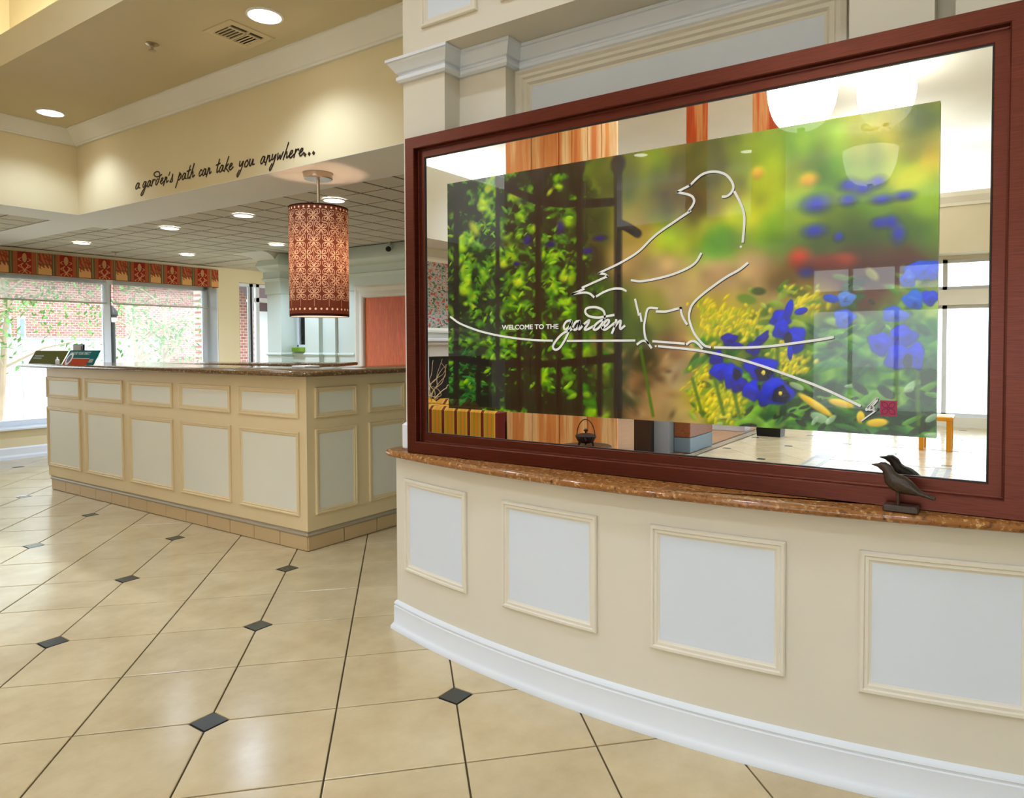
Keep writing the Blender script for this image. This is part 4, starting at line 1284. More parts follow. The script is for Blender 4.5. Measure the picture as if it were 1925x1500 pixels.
m.lathe([(PR - .003, PZB + .003), (.0, PZB + .003)], PXC, PYC, 40, False, False)
dm = newmat('pendant_diffuser')
dm[2].inputs['Base Color'].default_value = (1, .86, .74, 1)
dm[2].inputs['Emission Color'].default_value = (1, .66, .46, 1)
dm[2].inputs['Emission Strength'].default_value = .75
m.build('diffuser', dm[0], pend)
m = MB()
for a in range(3):
    q = a * 2 * PI / 3
    m.tube([(PXC, PYC, PZT - .03), (PXC + (PR - .002) * math.cos(q), PYC + (PR - .002) * math.sin(q), PZT - .01)], .003, 6)
m.build('shade_spider', M['chrome'], pend)
light('pendant_bulb', 'POINT', (PXC + .03, PYC, 1.74), 6.5, (1, .66, .44), .05)

def downlight(x, y, z, label, group=None, energy=30, col=(.68, .82, 1.0), r=.075, spot=1.9, name='downlight', watts=True):
    t = thing(name, (x, y, z), label, 'downlight', group)
    MB().lathe([(r * 1.16, z), (r * 1.16, z - .006), (r * 1.02, z - .009), (r, z - .002)], x, y, 28, False, False).build('trim_ring', M['white_plastic'], t, True)
    MB().lathe([(r, z - .003), (.0, z - .003)], x, y, 28, False, False).build('lens', M['downlight'], t)
    if watts:
        light('downlight_lamp', 'SPOT', (x, y, z - .02), energy, col, .05, rot=(0, 0, 0), spot=spot, blend=.7)
    return t
downlight(2.28, 5.74, 2.875, 'recessed white downlight in the tan ceiling near the inner corner of the bulkhead', None, 30, r=.078, spot=2.2)
downlight(2.22, 3.16, 2.875, 'large recessed white downlight in the tan ceiling beside the air vent', None, 40, r=.078, spot=2.2)
for x, y, lab in ((3.365, 4.02, 'recessed light in the tile ceiling just behind the pendant rod'), (3.355, 5.085, 'recessed light in the tile ceiling left of the pendant shade, nearest the soffit edge'), (3.35, 6.16, 'recessed light in the tile ceiling under the words of the motto'), (3.34, 7.78, 'faint recessed light in the tile ceiling above the patterned valance'), (4.5, 6.26, 'recessed light in the tile ceiling touching the left side of the drum shade'), (4.43, 7.79, 'recessed light in the tile ceiling near the far end of the valance')):
    downlight(x, y, 2.24, lab, 'recessed lights in the tile ceiling', 70, LAMP, .07, 2.4)

vent = thing('air_vent', (2.28, 3.468, 2.875), 'square tan ceiling air vent beside the large downlight', 'vent')
m = MB()
rect_frame(m, lambda u, v, d: (u, v, 2.875 - d), 2.147, 2.413, 3.346, 3.592, [(0, 0), (0, .006), (.012, .008), (.036, .008), (.04, .002)])
m.build('vent_frame', M['ceil'], vent)
MB().box(2.185, 2.375, 3.384, 3.555, 2.8735, 2.8745).build('vent_opening', M['black'], vent)
MB().box(2.186, 2.374, 3.412, 3.424, 2.866, 2.874).build('divider', M['ceil'], vent)
MB().box(2.280, 2.290, 3.384, 3.555, 2.866, 2.874).build('divider', M['ceil'], vent)
for k in range(4):
    x = 2.199 + k * .021
    MB().add([(x, 3.426, 2.874), (x + .003, 3.426, 2.868), (x + .003, 3.553, 2.868), (x, 3.553, 2.874), (x + .0015, 3.426, 2.874), (x + .0045, 3.426, 2.868), (x + .0045, 3.553, 2.868), (x + .0015, 3.553, 2.874)], [(0, 1, 2, 3), (4, 7, 6, 5), (1, 5, 6, 2)]).build('slat', M['ceil'], vent)
    x = 2.294 + k * .0205
    MB().add([(x, 3.426, 2.867), (x + .018, 3.426, 2.873), (x + .018, 3.553, 2.873), (x, 3.553, 2.867), (x, 3.426, 2.866), (x + .018, 3.426, 2.872), (x + .018, 3.553, 2.872), (x, 3.553, 2.866)], [(0, 1, 2, 3), (4, 7, 6, 5), (0, 3, 7, 4)]).build('slat', M['ceil'], vent)
def sprinkler(x, y, z, label):
    t = thing('sprinkler', (x, y, z), label, 'sprinkler')
    MB().lathe([(.034, z), (.034, z - .004), (.016, z - .012), (.012, z - .012)], x, y, 20, False, True).build('escutcheon', M['chrome'], t, True)
    MB().lathe([(.007, z - .01), (.007, z - .034), (.019, z - .036), (.019, z - .039)], x, y, 12).build('deflector', M['chrome'], t, True)
sprinkler(2.085, 3.98, 2.875, 'small chrome sprinkler head in the tan ceiling')
sprinkler(3.884, 8.26, 2.24, 'small sprinkler head in the tile ceiling above the valance')
camt = thing('security_camera', (5.03, 5.18, 2.2), 'small dark security camera mounted high on the wall above the oak door', 'camera')
MB().tube([(5.06, 5.21, 2.24), (5.05, 5.20, 2.205)], .008, 8).build('bracket', M['white_plastic'], camt)
MB().tube([(5.08, 5.21, 2.205), (5.0, 5.17, 2.165)], [.03, .028], 14).build('housing', M['white_plastic'], camt, True)
MB().tube([(5.0, 5.17, 2.165), (4.985, 5.163, 2.158)], [.028, .024], 14).build('lens', M['black'], camt, True)

# ---- patterned valance and roller shades
VX0, VX1, VZ0, VZ1, VY = .92, 5.335, 1.962, 2.196, 8.655
val = thing('window_valance', ((VX0 + VX1) / 2, 8.72, VZ0), 'red and gold patterned fabric valance running along the top of the window', 'valance')
def valance_paint(nu, nv):
    rng = np.random.default_rng(5)
    x = (VX0 + (VX1 - VX0) * np.linspace(0, 1, nu))[None, :]
    v = np.linspace(0, 1, nv)[:, None]
    ph = ((x - 3.167 + .102 + .39 * 40) % .39) / .39        # ornament centre at ph = .26
    img = np.zeros((nv, nu, 3))
    gold, red, green, rustc = np.array((196, 138, 88.)), np.array((142, 42, 28.)), np.array((92, 82, 50.)), np.array((158, 84, 50.))
    ph2, v2 = ph + 0 * v, v + 0 * x
    o = ph2 < .52
    dx = (ph2 - .26) / .26
    img[:] = green
    base = np.where((np.abs(dx) < .62)[..., None], red, rustc)
    img[o] = base[o]
    sw = np.minimum(np.abs(np.abs(dx) - (.30 + .22 * np.sin(v2 * 22))), np.abs(np.abs(dx) - (.16 + .14 * np.cos(v2 * 15 + .6))))
    img[o & (sw < .055) & (v2 < .72)] = gold
    med = np.hypot(dx / .22, (v2 - .74) / .2)
    img[o & (med < 1)] = gold * .93
    img[o & (np.abs(med - 1.25) < .16)] = red * .8
    lf = (ph2 > .58) & (ph2 < .90)
    n = np.zeros((nv, nu))
    for _ in range(26):
        a, b, c, d = rng.uniform(20, 90), rng.uniform(4, 22), rng.uniform(0, 6), rng.uniform(-1, 1)
        n += np.sin(a * ph2 + b * v2 * (1 + d) + c)
    leafc = np.where((n > 0)[..., None], np.array((172, 96, 58.)), np.array((140, 62, 38.)))
    leafc = np.where((v2 < .38 + .06 * n / 4)[..., None], np.array((212, 156, 92.)), leafc)
    img[lf] = leafc[lf]
    img[lf & (np.abs(v2 - .5) < .018)] = green
    mid = (np.abs(ph2 - .55) < .008) | (np.abs(ph2 - .95) < .008)
    img[mid] = (150, 140, 84)
    img[(v2 < .02)] = (120, 44, 32)
    return img
def vfn(u, v):
    return np.stack([VX0 + (VX1 - VX0) * u, np.full_like(u, VY), VZ0 + (VZ1 - VZ0) * v], 1)
grid_mesh('valance_front', 900, 60, vfn, valance_paint(900, 60), vcol('valance_fabric', .85, .1), val)
m = MB().box(VX0, VX1, VY + .001, 8.777, VZ1 - .012, VZ1)
m.box(VX0, VX0 + .012, VY + .001, 8.777, VZ0, VZ1)
m.box(VX1 - .012, VX1, VY + .001, 8.777, VZ0, VZ1)
m.box(VX0, VX1, VY + .001, VY + .012, VZ0, VZ1)
m.build('valance_board', paint('valance_lining', rgb(170, 90, 60), .85), val)
struct('trim_6', MB().bbox(.2, 5.4, 8.70, 8.78, 2.197, 2.238, .006), M['tan'])
def shade_material():
    m = bpy.data.materials.new('roller_shade_mesh')
    m.use_nodes = True
    nt = m.node_tree
    nt.nodes.clear()
    out = nt.nodes.new('ShaderNodeOutputMaterial')
    tr = nt.nodes.new('ShaderNodeBsdfTransparent')
    tr.inputs[0].default_value = (.86, .85, .83, 1)
    tl = nt.nodes.new('ShaderNodeBsdfTranslucent')
    tl.inputs[0].default_value = (.42, .42, .40, 1)
    mx = nt.nodes.new('ShaderNodeMixShader')
    mx.inputs[0].default_value = .42
    link(nt, tr.outputs[0], mx.inputs[1])
    link(nt, tl.outputs[0], mx.inputs[2])
    link(nt, mx.outputs[0], out.inputs[0])
    return m
M['shade'] = shade_material()
for x0, x1, lab in ((.96, 4.10, 'sheer grey roller shade pulled down a little over the wide window pane'), (4.17, 5.36, 'sheer grey roller shade over the narrower right window pane')):
    t = thing('roller_shade', ((x0 + x1) / 2, 8.95, 1.70), lab, 'shade', 'roller shades of the window')
    MB().add([(x0, 8.95, 1.715), (x1, 8.95, 1.715), (x1, 8.95, 1.985), (x0, 8.95, 1.985)], [(0, 1, 2, 3)]).build('shade_cloth', M['shade'], t)
    MB().bbox(x0, x1, 8.942, 8.958, 1.698, 1.718, .003).build('bottom_bar', paint('shade_bar_grey', rgb(190, 186, 172), .5), t)
# ================================================================ LOUNGE BEHIND THE CAMERA (seen in the mirror)
XW = -7.5
wn = MB()
wn.box(-7.8, .2, 7.2, 7.4, 0, 4.06)
struct('wall_north', wn, M['lounge'])
so = MB().box(-7.6, .2, 6.55, 7.21, 2.65, 3.62)
struct('wall_north_soffit', so, M['lounge'])
struct('wall_south', MB().box(-7.8, 2.6, -3.4, -3.25, 0, 4.06), M['lounge'])
ww = MB()
ww.box(-7.8, XW, -3.4, -2.6, 0, 4.06)
ww.box(-7.8, XW, 2.6, 7.4, 0, 4.06)
ww.box(-7.8, XW, -2.6, 2.6, 2.42, 4.06)
ww.box(-7.8, XW, -2.6, 2.6, 1.76, 1.98)
ww.box(-7.8, XW, -2.6, 2.6, 0, .14)
struct('wall_west', ww, M['lounge'])
struct('wall_west_bulkhead', MB().box(XW - .01, XW + .45, -3.3, 7.25, 2.46, 3.28), paint('bulkhead_tan', rgb(222, 212, 186)))
m = MB()
sweep(m, [(XW + .45, -3.3), (XW + .45, 7.2)][::-1], [(0, 3.1), (.02, 3.1), (.03, 3.14), (.08, 3.22), (.09, 3.28), (0, 3.28)])
struct('trim_7', m, M['lounge'])
def west_window(name, y0, y1, z0, z1, mull):
    m = MB()
    x = XW - .12
    for a, b, c, d in ((y0, y1, z0, z0 + .05), (y0, y1, z1 - .05, z1), (y0, y0 + .05, z0, z1), (y1 - .05, y1, z0, z1)):
        m.box(x, x + .06, a, b, c, d)
    for c in mull:
        m.box(x, x + .06, c - .03, c + .03, z0, z1)
    w_ = struct(name, m, M['alu'])
    MB().box(x + .027, x + .033, y0 + .05, y1 - .05, z0 + .05, z1 - .05).build('pane', M['glass'], w_)
west_window('window_3', -2.6, 2.6, 1.98, 2.42, [-1.3, -.1, .72, 1.35, 2.0])
west_window('window_4', -2.6, 2.6, .14, 1.76, [-1.3, -.1, .72, 1.35, 2.0])
# cove strips (real linear fixtures on the ledges, out of direct view)
def cove(name, loc, sx, sy, energy, col=(.74, .84, 1.0)):
    light(name, 'AREA', loc, energy, col, sx, sy, rot=(PI, 0, 0))
cove('cove_strip_north', (-3.7, 6.9, 3.65), 7.0, .2, 110)
cove('cove_strip_west', (XW + .22, 2.0, 3.31), .2, 9.0, 60)
cove('cove_strip_desk', (1.98, 3.0, 3.09), .22, 6.0, 50, (.95, .92, .74))

def stripes_material(name, stops, scale=9):
    m, nt, p = newmat(name)
    f = noise(nt, world_pos(nt), scale, 5, .65, (1, 1, .05))
    link(nt, ramp(nt, f, stops), p.inputs['Base Color'])
    p.inputs['Roughness'].default_value = .35
    return m
M['art_orange'] = stripes_material('orange_streaked_panel', [(.3, rgb(196, 92, 40)), (.45, rgb(222, 140, 72)), (.55, rgb(240, 196, 140)), (.68, rgb(206, 110, 54))], 5)
M['art_red'] = stripes_material('red_streaked_panel', [(.3, rgb(186, 44, 28)), (.45, rgb(224, 104, 50)), (.55, rgb(236, 170, 110)), (.7, rgb(200, 64, 36))], 7)
t = thing('art_panel', (-1.62, 3.64, 0), 'tall orange streaked art panel standing behind the striped sofa', 'art panel', None)
for k in range(8):
    a = 2.985 + k * .16
    MB().bbox(-1.64 - .012 * (k % 2), -1.61 - .012 * (k % 2), a + .002, a + .158, .0, 4.05, .004).build('panel_board', M['art_orange'], t)
for (a, b, lab) in ((2.78, 3.03, 'narrow red streaked hanging panel left of the white bowl lamp, farther from it'), (1.93, 2.28, 'red streaked hanging panel directly behind the left white bowl lamp')):
    t = thing('hanging_panel', (-3.39, (a + b) / 2, 2.3), lab, 'art panel')
    MB().bbox(-3.4, -3.38, a, b, 2.3, 4.05, .004).build('panel_board', M['art_red'], t)
    MB().box(-3.405, -3.375, a, b, 2.28, 2.3).build('bottom_rail', M['chrome'], t)

# ---- striped sofa, back towards the mirror
def stripe_fabric():
    m, nt, p = newmat('striped_sofa_fabric')
    sep = nt.nodes.new('ShaderNodeSeparateXYZ')
    link(nt, world_pos(nt), sep.inputs[0])
    mt = nt.nodes.new('ShaderNodeMath')
    mt.operation = 'MULTIPLY'
    mt.inputs[1].default_value = 1 / (.178 * S)
    link(nt, sep.outputs[1], mt.inputs[0])
    fr_n = nt.nodes.new('ShaderNodeMath')
    fr_n.operation = 'FRACT'
    link(nt, mt.outputs[0], fr_n.inputs[0])
    c = ramp(nt, fr_n.outputs[0], [(0, rgb(112, 30, 14)), (.22, rgb(222, 176, 80)), (.26, rgb(206, 150, 22)), (.40, rgb(168, 148, 30)), (.48, rgb(224, 132, 30)), (.66, rgb(168, 148, 30)), (.78, rgb(206, 150, 22)), (.96, rgb(222, 176, 80))], 'CONSTANT')
    link(nt, c, p.inputs['Base Color'])
    p.inputs['Roughness'].default_value = .9
    return m
M['stripe'] = stripe_fabric()
sofa = thing('striped_sofa', (-1.9, 5.1, 0), 'sofa upholstered in gold, orange and maroon vertical stripes, seen from behind in the mirror', 'sofa')
MB().bbox(-1.72, -1.48, 4.285, 6.1, .10, .545, .04).build('backrest', M['stripe'], sofa, True)
MB().bbox(-2.3, -1.70, 4.3, 6.07, .10, .34, .03).build('seat', M['stripe'], sofa, True)
for k in range(2):
    MB().bbox(-1.88, -1.70, 4.78 + k * .62, 5.37 + k * .62, .35, .60, .05).build('back_cushion', M['stripe'], sofa, True)
for a in (4.285, 5.98):
    MB().bbox(-2.3, -1.6, a, a + .15, .10, .44, .03).build('arm', M['stripe'], sofa, True)
for x in (-2.22, -1.56):
    for y in (4.33, 6.04):
        MB().lathe([(.02, 0), (.028, .1)], x, y, 10).build('leg', M['dark_wood'], sofa)

# ---- low table with an iron teapot
TX, TY, TZ = -1.09, 3.016, .327
tbl = thing('coffee_table', (TX, TY, 0), 'small dark low table under the iron teapot', 'table')
MB().lathe([(.22, TZ - .025), (.225, TZ - .02), (.225, TZ - .006), (.22, TZ - .001)], TX, TY, 32).build('tabletop', M['dark_wood'], tbl, True)
MB().lathe([(.12, 0), (.11, .02), (.03, .05), (.03, TZ - .025)], TX, TY, 20).build('pedestal', M['dark_wood'], tbl, True)
pot = thing('iron_teapot', (TX, TY, TZ), 'dark iron teapot with a tall hoop handle in front of the orange panel', 'teapot')
iron = paint('cast_iron', rgb(44, 30, 22), .5)
K = .93
tz = lambda z: TZ + (z - .26) * K
MB().lathe([(r * K, tz(z)) for r, z in ((.05, .285), (.075, .30), (.094, .335), (.10, .352), (.094, .362), (.06, .372), (.02, .376))], TX, TY, 24).build('body', iron, pot, True)
MB().lathe([(r * K, tz(z)) for r, z in ((.008, .374), (.008, .39), (.021, .398), (.021, .408), (.008, .418))], TX, TY, 14).build('lid_knob', iron, pot, True)
MB().tube([(TX, TY + .096 * K * math.cos(q), tz(.35 + .155 * math.sin(q))) for q in [PI * k / 20 for k in range(21)]], .0045, 8).build('handle', iron, pot, True)
for q in (0.5, 2.6, 4.7):
    MB().tube([(TX + .06 * math.cos(q), TY + .06 * math.sin(q), tz(.31)), (TX + .075 * math.cos(q), TY + .075 * math.sin(q), tz(.261))], [.013, .008], 8).build('foot', iron, pot)
MB().tube([(TX + .075, TY - .03, tz(.325)), (TX + .107, TY - .04, tz(.345)), (TX + .116, TY - .043, tz(.365))], [.02, .014, .011], 10).build('spout', iron, pot, True)

# ---- cabinets and low things along the wood floor strip
cab = thing('media_cabinet', (-3.1, 3.3, 0), 'tall cabinet of dark, grey and brown wood sections beside the orange panel', 'cabinet')
MB().bbox(-3.3, -2.89, 3.24, 3.44, 0, 1.15, .004).build('dark_section', paint('dark_bronze_panel', rgb(58, 46, 36), .4), cab)
MB().bbox(-3.3, -2.98, 3.055, 3.238, 0, 1.15, .004).build('grey_section', paint('blue_grey_panel', rgb(150, 164, 178), .4), cab)
wcab = wood('brown_cabinet_wood', rgb(122, 66, 36), rgb(148, 90, 56), 5, (2, 2, 10), .4)
for k in range(4):
    MB().bbox(-3.80, -3.1, 2.86, 3.05, .005 + k * .17, .17 + k * .17, .006).build('drawer_front', wcab if k else paint('steel_blue_drawer', rgb(120, 142, 160), .4), cab)
pln = thing('low_plinth', (-5.6, 3.3, 0), 'long low white plinth on the wood floor strip behind the cabinet', 'plinth')
MB().bbox(-5.6, -5.3, 2.95, 4.2, 0, .15, .006).build('plinth_body', M['white_trim'], pln)
MB().bbox(-5.62, -5.28, 2.93, 4.22, .15, .17, .004).build('cap', M['lounge'], pln)
bx = thing('black_planter', (-5.1, 2.54, 0), 'black square planter near the end of the border strip', 'planter')
m = MB()
m.rings([[(-5.25 + i, 2.36 + i, z), (-4.97 - i, 2.36 + i, z), (-4.97 - i, 2.72 - i, z), (-5.25 + i, 2.72 - i, z)] for i, z in ((.03, 0), (0, .5), (.02, .5), (.02, .42))], True, True, True)
m.build('planter_box', M['black'], bx)
lf = MB()
rng = random.Random(3)
leafm = paint('plant_leaf_green', rgb(66, 120, 40), .5, .3)
def leaf(mb, c, L, wdt, rr):
    a, b = rr.uniform(0, 2 * PI), rr.uniform(-.5, 1.1)
    d = Vector((math.cos(a) * math.cos(b), math.sin(a) * math.cos(b), math.sin(b)))
    s_ = d.cross(Vector((rr.uniform(-.3, .3), rr.uniform(-.3, .3), 1))).normalized()
    c = Vector(c)
    mb.add([c, c + d * L * .5 + s_ * wdt, c + d * L, c + d * L * .5 - s_ * wdt], [(0, 1, 2, 3)])
for _ in range(160):
    leaf(lf, (-5.11 + rng.gauss(0, .06), 2.54 + rng.gauss(0, .06), .42 + abs(rng.gauss(0, .15))), .16, .025, rng)
tag(lf.build('foliage', leafm, bx), kind='stuff')
stool = thing('orange_stool', (-4.95, .62, 0), 'small orange stool standing on the pale floor by the entrance windows', 'stool')
orange = paint('orange_lacquer', rgb(236, 156, 24), .35)
MB().bbox(-5.1, -4.72, .45, .80, .34, .39, .01).build('seat', orange, stool)
for x in (-5.08, -4.79):
    for y in (.465, .735):
        MB().bbox(x, x + .05, y, y + .05, 0, .34, .004).build('leg', orange, stool)
struct('floor_wood_strip', MB().box(-7.4, -2.5, 2.92, 6.5, -.004, .0025), wood('warm_wood_floor', rgb(176, 128, 84), rgb(150, 104, 66), 4, (.6, 6, 6), .3))
m = MB()
m.box(-7.4, -2.3, 2.755, 2.785, -.003, .0022)
m.box(-7.4, -2.3, 2.885, 2.92, -.003, .0022)
struct('floor_border', m, paint('dark_border_tile', rgb(84, 66, 50), .4))
m = MB()
for k in range(44):
    m.box(-2.4 - k * .115, -2.4 - k * .115 + .06, 2.80, 2.87, -.003, .0024)
tag(m.build('border_mosaic', paint('mosaic_grey', rgb(150, 134, 116), .4)), kind='structure')

m = MB()
for (x0, x1, ya, yb) in ((-3.55, -2.5, .395, .535), (-3.8, -2.7, 1.49, 1.68)):
    m.box(x0, x1, ya, yb, -.003, .002)
struct('floor_border', m, paint('grey_mosaic_band', rgb(132, 130, 128), .35))
m = MB()
for ya, yb in ((.395, .535), (1.49, 1.68)):
    for k in range(12):
        m.box(-3.5 + k * .085, -3.44 + k * .085, ya + .04, yb - .04, -.003, .0026)
m.box(-3.56, -3.535, .395, 1.49, -.003, .002)
m.box(-4.86, -4.83, .2, 2.3, -.003, .002)
struct('floor_border', m, paint('pale_mosaic_inset', rgb(196, 184, 170), .35))
m = MB()
m.box(-5.7, -2.6, .205, .225, -.003, .006)
m.box(-5.7, -2.6, .235, .262, -.003, .008)
struct('floor_track', m, metal('steel_floor_track', rgb(120, 120, 126), .3))
# ---- fireplace on the north wall
fp = thing('fireplace', (-4.0, 6.5, 0), 'white panelled fireplace with dark firebox reflected at the left edge of the mirror', 'fireplace')
fy = 6.99
MB().bbox(-5.2, -4.9, fy - .02, 7.2, 0, 1.25, .01).build('side_panel', M['white_trim'], fp)
MB().bbox(-3.4, -2.7, fy - .02, 7.2, 0, 1.25, .01).build('side_panel', M['white_trim'], fp)
MB().bbox(-4.9, -3.4, fy - .02, 7.2, 1.03, 1.25, .01).build('header', M['white_trim'], fp)
MB().bbox(-5.3, -2.6, fy - .14, 7.2, 1.25, 1.30, .012).build('mantel_shelf', M['white_trim'], fp)
MB().bbox(-5.3, -2.6, fy - .10, 7.2, 1.20, 1.25, .012).build('mantel_moulding', M['white_trim'], fp)
MB().box(-4.9, -3.4, fy + .05, 7.19, 0, 1.03).build('firebox', M['black'], fp)
MB().bbox(-5.0, -3.3, fy - .3, fy - .02, 0, .08, .01).build('hearth', paint('dark_hearth', rgb(50, 52, 60), .3), fp)
art = thing('overmantel_mirror', (-4.0, 6.99, 1.55), 'framed mirror over the fireplace mantel with its reflection painted on', 'picture')
am, nt_, p_ = newmat('painted_reflection')  # colour blotches painted in place of what the overmantel mirror reflects
f_ = noise(nt_, world_pos(nt_), 9, 5, .7, (1, 1, 1.6))
link(nt_, ramp(nt_, f_, [(.3, rgb(30, 44, 30)), (.42, rgb(80, 100, 60)), (.5, rgb(190, 200, 200)), (.58, rgb(190, 70, 40)), (.7, rgb(60, 80, 50))]), p_.inputs['Base Color'])
p_.inputs['Roughness'].default_value = .2
MB().box(-5.0, -2.8, 7.15, 7.18, 1.45, 2.45).build('picture', am, art)  # flat sheet carrying the painted reflection
m = MB()
rect_frame(m, lambda u, v, d: (u, 7.18 - d, v), -5.06, -2.74, 1.39, 2.51, [(0, 0), (0, .05), (.03, .06), (.07, .045), (.07, 0)])
m.build('frame', M['lounge'], art)
vase = thing('branch_vase', (-2.49, 6.12, 0), 'vase of pale curly branches standing behind the sofa', 'vase')
MB().lathe([(.06, 0), (.09, .05), (.1, .2), (.06, .38), (.045, .45), (.055, .47)], -2.49, 6.12, 20, True, False).build('vase_body', M['black'], vase, True)
rg = random.Random(9)
for k in range(11):
    p = Vector((-2.49, 6.12, .42))
    d = Vector((rg.uniform(-.5, .5), rg.uniform(-.8, .5), 1.0))
    path = [p.copy()]
    for _ in range(9):
        d = (d + Vector((rg.uniform(-.7, .7), rg.uniform(-.7, .7), rg.uniform(-.1, .4)))).normalized()
        p = p + d * .075
        path.append(p.copy())
    MB().tube(smooth_path([tuple(q) for q in path], 3), [.007 - .005 * i / 27 for i in range(28)], 6).build('branch', paint('pale_branch', rgb(214, 190, 150), .7) if k == 0 else bpy.data.materials['pale_branch'], vase, True)
# ---- bowl pendants
bowlm = newmat('opal_glass_bowl')
bowlm[2].inputs['Base Color'].default_value = (.95, .93, .88, 1)
bowlm[2].inputs['Emission Color'].default_value = (1, .96, .88, 1)
bowlm[2].inputs['Emission Strength'].default_value = 4.5
bowlm[2].inputs['Roughness'].default_value = .3
for x, y, z, r, lab in ((-1.99, 1.44, 3.0, .28, 'large white ribbed bowl lamp in the mirror, the one nearest the red panels'), (-3.92, 1.05, 3.48, .28, 'white ribbed bowl lamp in the mirror hanging on two thin rods'), (-5.9, 1.49, 3.29, .33, 'ribbed bowl lamp reflected faintly inside the garden print, lowest of the three')):
    t = thing('bowl_lamp', (x, y, z), lab, 'lamp')
    h = r * 1.35
    rs = []
    for k in range(13):
        q = k / 12
        rad = r * math.sin(min(1, .12 + q * .88) * PI / 2) ** .8
        zz = z + h * (1 - math.cos(q * PI / 2)) * 1.0
        rs.append([(x + rad * (1 + (.012 if j % 2 else -.012)) * math.cos(2 * PI * j / 64), y + rad * (1 + (.012 if j % 2 else -.012)) * math.sin(2 * PI * j / 64), zz) for j in range(64)])
    m = MB().rings(rs, True, True, False)
    m.build('bowl', bowlm[0], t, True)
    MB().lathe([(.035, z), (.03, z - .02), (.012, z - .028)], x, y, 16).build('finial', M['chrome'], t, True)
    for s_ in (-1, 1):
        MB().tube([(x, y + s_ * .08, z + h * .7), (x, y + s_ * .08, 4.05)], .008, 8).build('rod', M['white_plastic'], t)
    MB().lathe([(.12, 4.05), (.12, 4.02), (.1, 4.01)], x, y, 24).build('canopy', M['chrome'], t, True)
    light('bowl_lamp_bulb', 'POINT', (x, y, z + h * .8), 24, LAMP, .06)
for i, (x, y) in enumerate(((-4.4, .98), (-4.5, 2.2), (-1.2, -.6), (-1.2, 2.6), (.6, 1.2), (.6, 3.4), (-1.2, 5.0), (-5.5, 4.6), (-5.5, -1.2), (.4, -1.8), (-6.2, 3.2), (-4.2, 5.7))):  # first two show in the mirror; the rest are unseen, added for light
    downlight(x, y, 4.05, ['recessed lounge ceiling light seen in the upper right corner of the mirror', 'recessed lounge ceiling light seen beside the left bowl lamp in the mirror'][i] if i < 2 else 'unseen recessed light added behind the camera to brighten the lounge', 'added unseen lounge ceiling lights' if i > 1 else None, 85 if x > 0 else 150, LAMP, .1, 2.2)
sprinkler(-5.0, 1.0, 4.05, 'small sprinkler head in the high lounge ceiling')
ex = thing('exit_sign', (-7.03, 1.1, 2.5), 'red lettered exit sign on the tan bulkhead over the entrance windows', 'sign')
MB().bbox(-7.05, -7.02, .9, 1.3, 2.52, 2.72, .006).build('sign_box', M['white_plastic'], ex)
text_mesh('EXIT', .17, lambda x, y: (-7.018, .96 + x, 2.56 + y), paint('exit_red', rgb(170, 30, 20), .4), 'lettering', ex, width=.28)
# ================================================================ OUTSIDE
struct('ground', MB().box(-40, 40, -40, 60, -.45, -.15), paint('pale_concrete', rgb(206, 204, 196), .9))
b1 = thing('brick_building', (9.3, 18.5, -.15), 'red brick building across the yard behind the tree', 'building')
m = MB().prism([(6.05, 18), (14, 18), (14, 22), (6.05, 22)], -.15, 2.95)
m.build('brick_wall', M['brick'], b1)
MB().add([(5.8, 17.75, 2.9), (14.2, 17.75, 2.9), (14.2, 22, 4.3), (5.8, 22, 4.3), (5.8, 17.75, 2.8), (14.2, 17.75, 2.8)], [(0, 1, 2, 3), (4, 5, 1, 0)]).build('roof', paint('grey_shingle_roof', rgb(150, 146, 146), .9), b1)
for x0 in (6.16, 6.42):
    w_ = MB().bbox(x0, x0 + .14, 17.95, 18.02, 1.28, 1.86, .01).build('window', M['white_plastic'], b1)
    MB().box(x0 + .03, x0 + .11, 17.945, 17.955, 1.34, 1.80).build('pane', paint('grey_pane', rgb(120, 140, 160), .2) if x0 < 6.2 else bpy.data.materials['grey_pane'], w_)
for k in range(7):
    MB().bbox(8.9 + k * .23, 9.06 + k * .23, 17.9, 18.01, .86, .92, .005).build('brick_ledge', M['brick'], b1)
b2 = thing('brick_wing', (9.4, 12.5, -.15), 'nearer brick wing under a dark awning seen through the glazed door', 'building')
MB().box(7.5, 8.13, 12.0, 13, -.15, 3.3).build('brick_wall', M['brick'], b2)
MB().box(8.36, 12, 12.4, 13, -.15, 3.3).build('brick_wall', M['brick'], b2)
MB().box(8.13, 8.36, 11.95, 12.9, -.15, 3.3).build('white_post', M['white_trim'], b2)
aw = thing('awning', (8.4, 11.4, 2.0), 'dark maroon fabric awning on white bars outside the glazed door', 'awning')
mar = paint('maroon_awning_fabric', rgb(40, 18, 22), .8)
MB().add([(7.3, 10.9, 1.98), (12, 10.9, 1.98), (12, 11.93, 2.65), (7.3, 11.93, 2.65), (7.3, 10.9, 1.80), (12, 10.9, 1.80)], [(0, 1, 2, 3), (0, 4, 5, 1)]).build('awning_cloth', mar, aw)
for a, b in (((7.3, 11.0, 1.98), (12, 11.0, 1.98)), ((7.9, 11.0, 1.99), (8.15, 11.92, 2.6)), ((8.5, 11.0, 1.99), (8.75, 11.92, 2.6)), ((7.85, 11.0, 1.75), (7.85, 11.0, 2.0))):
    MB().tube([a, b], .02, 8).build('bar', M['white_plastic'], aw)
fence = thing('white_enclosure', (4.0, 13, -.15), 'bright white utility enclosure wall in the yard', 'fence')
for k in range(13):
    MB().bbox(1.0 + k * .46, 1.455 + k * .46, 12.95, 13.0, -.15, 1.31, .006).build('panel', M['white_trim'], fence)
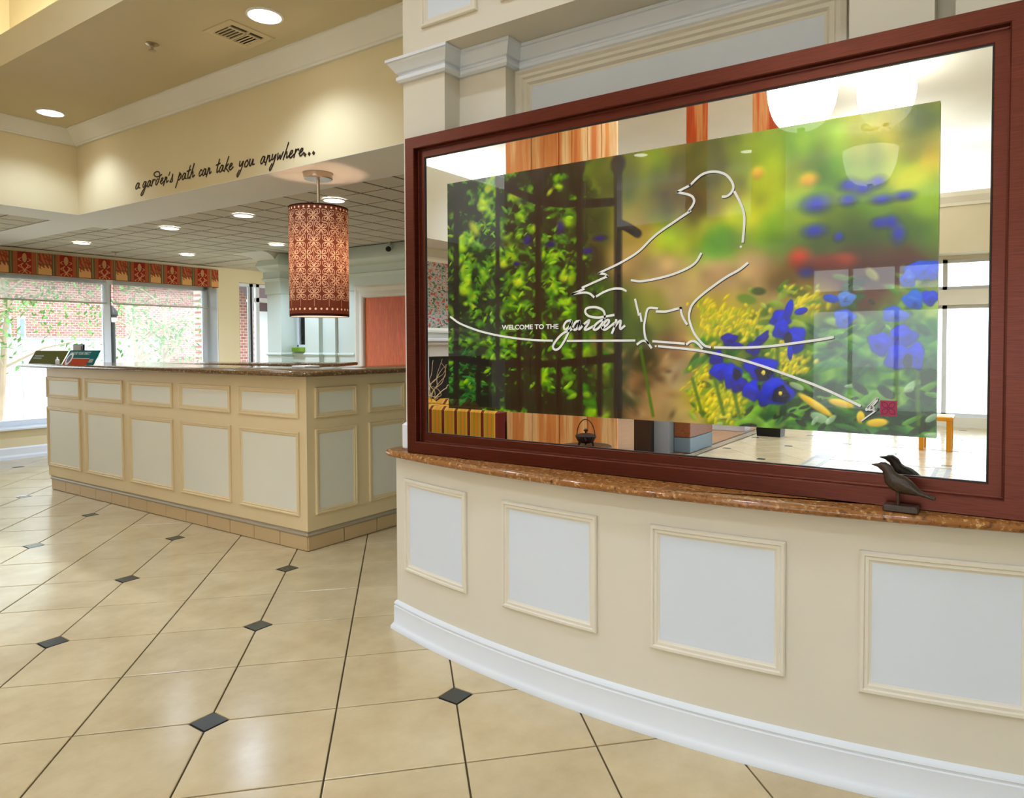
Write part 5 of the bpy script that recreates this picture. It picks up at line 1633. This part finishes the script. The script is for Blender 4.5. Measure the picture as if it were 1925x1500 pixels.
MB().bbox(.98, 7.0, 12.93, 13.02, 1.31, 1.34, .006).build('top_rail', M['white_trim'], fence)
lp = thing('lamp_post', (5.1, 11, -.15), 'black slender lamp post outside the window beside the mullion', 'lamp post')
MB().lathe([(.09, -.15), (.09, .05), (.05, .12), (.045, 1.55)], 5.1, 11, 16).build('post', M['black'], lp, True)
MB().lathe([(.045, 1.55), (.07, 1.57), (.075, 1.60), (.05, 1.62)], 5.1, 11, 16).build('collar', M['white_plastic'], lp, True)
MB().lathe([(.06, 1.62), (.085, 1.66), (.07, 1.72), (.01, 1.80)], 5.1, 11, 16).build('lantern', M['black'], lp, True)
lvm = paint('tree_leaf_green', rgb(104, 160, 84), .6, .35)
barkm = paint('grey_bark', rgb(186, 168, 150), .9, .15)
def tree(x, y, h, crown, n, label, seed, trunks=2):
    r = random.Random(seed)
    t = thing('tree', (x, y, -.15), label, 'tree')
    m = MB()
    tips = []
    for k in range(trunks):
        p = Vector((x + (k - .5) * .12, y, -.15))
        path, d = [p.copy()], Vector(((k - .5) * .25, r.uniform(-.1, .1), 1))
        for _ in range(7):
            d = (d + Vector((r.uniform(-.2, .2), r.uniform(-.2, .2), .25))).normalized()
            p = p + d * h / 7
            path.append(p.copy())
        m.tube(path, [.06 - .006 * i for i in range(8)], 8)
        for i in range(3, 8):
            for _ in range(3):
                q = path[i] + Vector((r.uniform(-.9, .9), r.uniform(-.6, .6), r.uniform(.05, .5)))
                m.tube([path[i], (path[i] + q) / 2 + Vector((0, 0, .08)), q], [.022, .014, .006], 6)
                tips.append(q)
    m.build('trunk', barkm, t, True)
    f = MB()
    for _ in range(n):
        c = r.choice(tips)
        leaf(f, (c.x + r.gauss(0, crown), c.y + r.gauss(0, crown), c.z + r.gauss(0, crown * .7)), r.uniform(.07, .14), r.uniform(.014, .026), r)
    tag(f.build('foliage', lvm, t), kind='stuff')
tree(6.2, 11.9, 2.0, .17, 1300, 'slim leafy tree standing outside the right window pane', 4)
tree(3.9, 12.0, 2.5, .22, 1900, 'leafy tree outside the wide window pane, its crown behind the roller shade', 8, 2)
tree(9.6, 9.6, 2.2, .25, 900, 'small leafy tree glimpsed through the little window with the lime sill', 12, 1)
struct('ground_entrance', MB().box(-30, -7.8, -12, 12, -.2, -.05), bpy.data.materials['pale_concrete'])
# ================================================================ scale the whole layout to metres
_done = set()
for o in list(C.objects):
    if o.type == 'MESH':
        if o.data.name not in _done:
            _done.add(o.data.name)
            o.data.transform(Matrix.Scale(S, 4))
    if o.type == 'CAMERA':
        mw = o.matrix_world.copy()
        mw.translation = mw.translation * S
        o.matrix_world = mw
    else:
        o.location = o.location * S
    if o.type == 'LIGHT' and o.data.type == 'AREA':
        o.data.size *= S
        o.data.size_y *= S
    if '_root' in o:
        del o['_root']
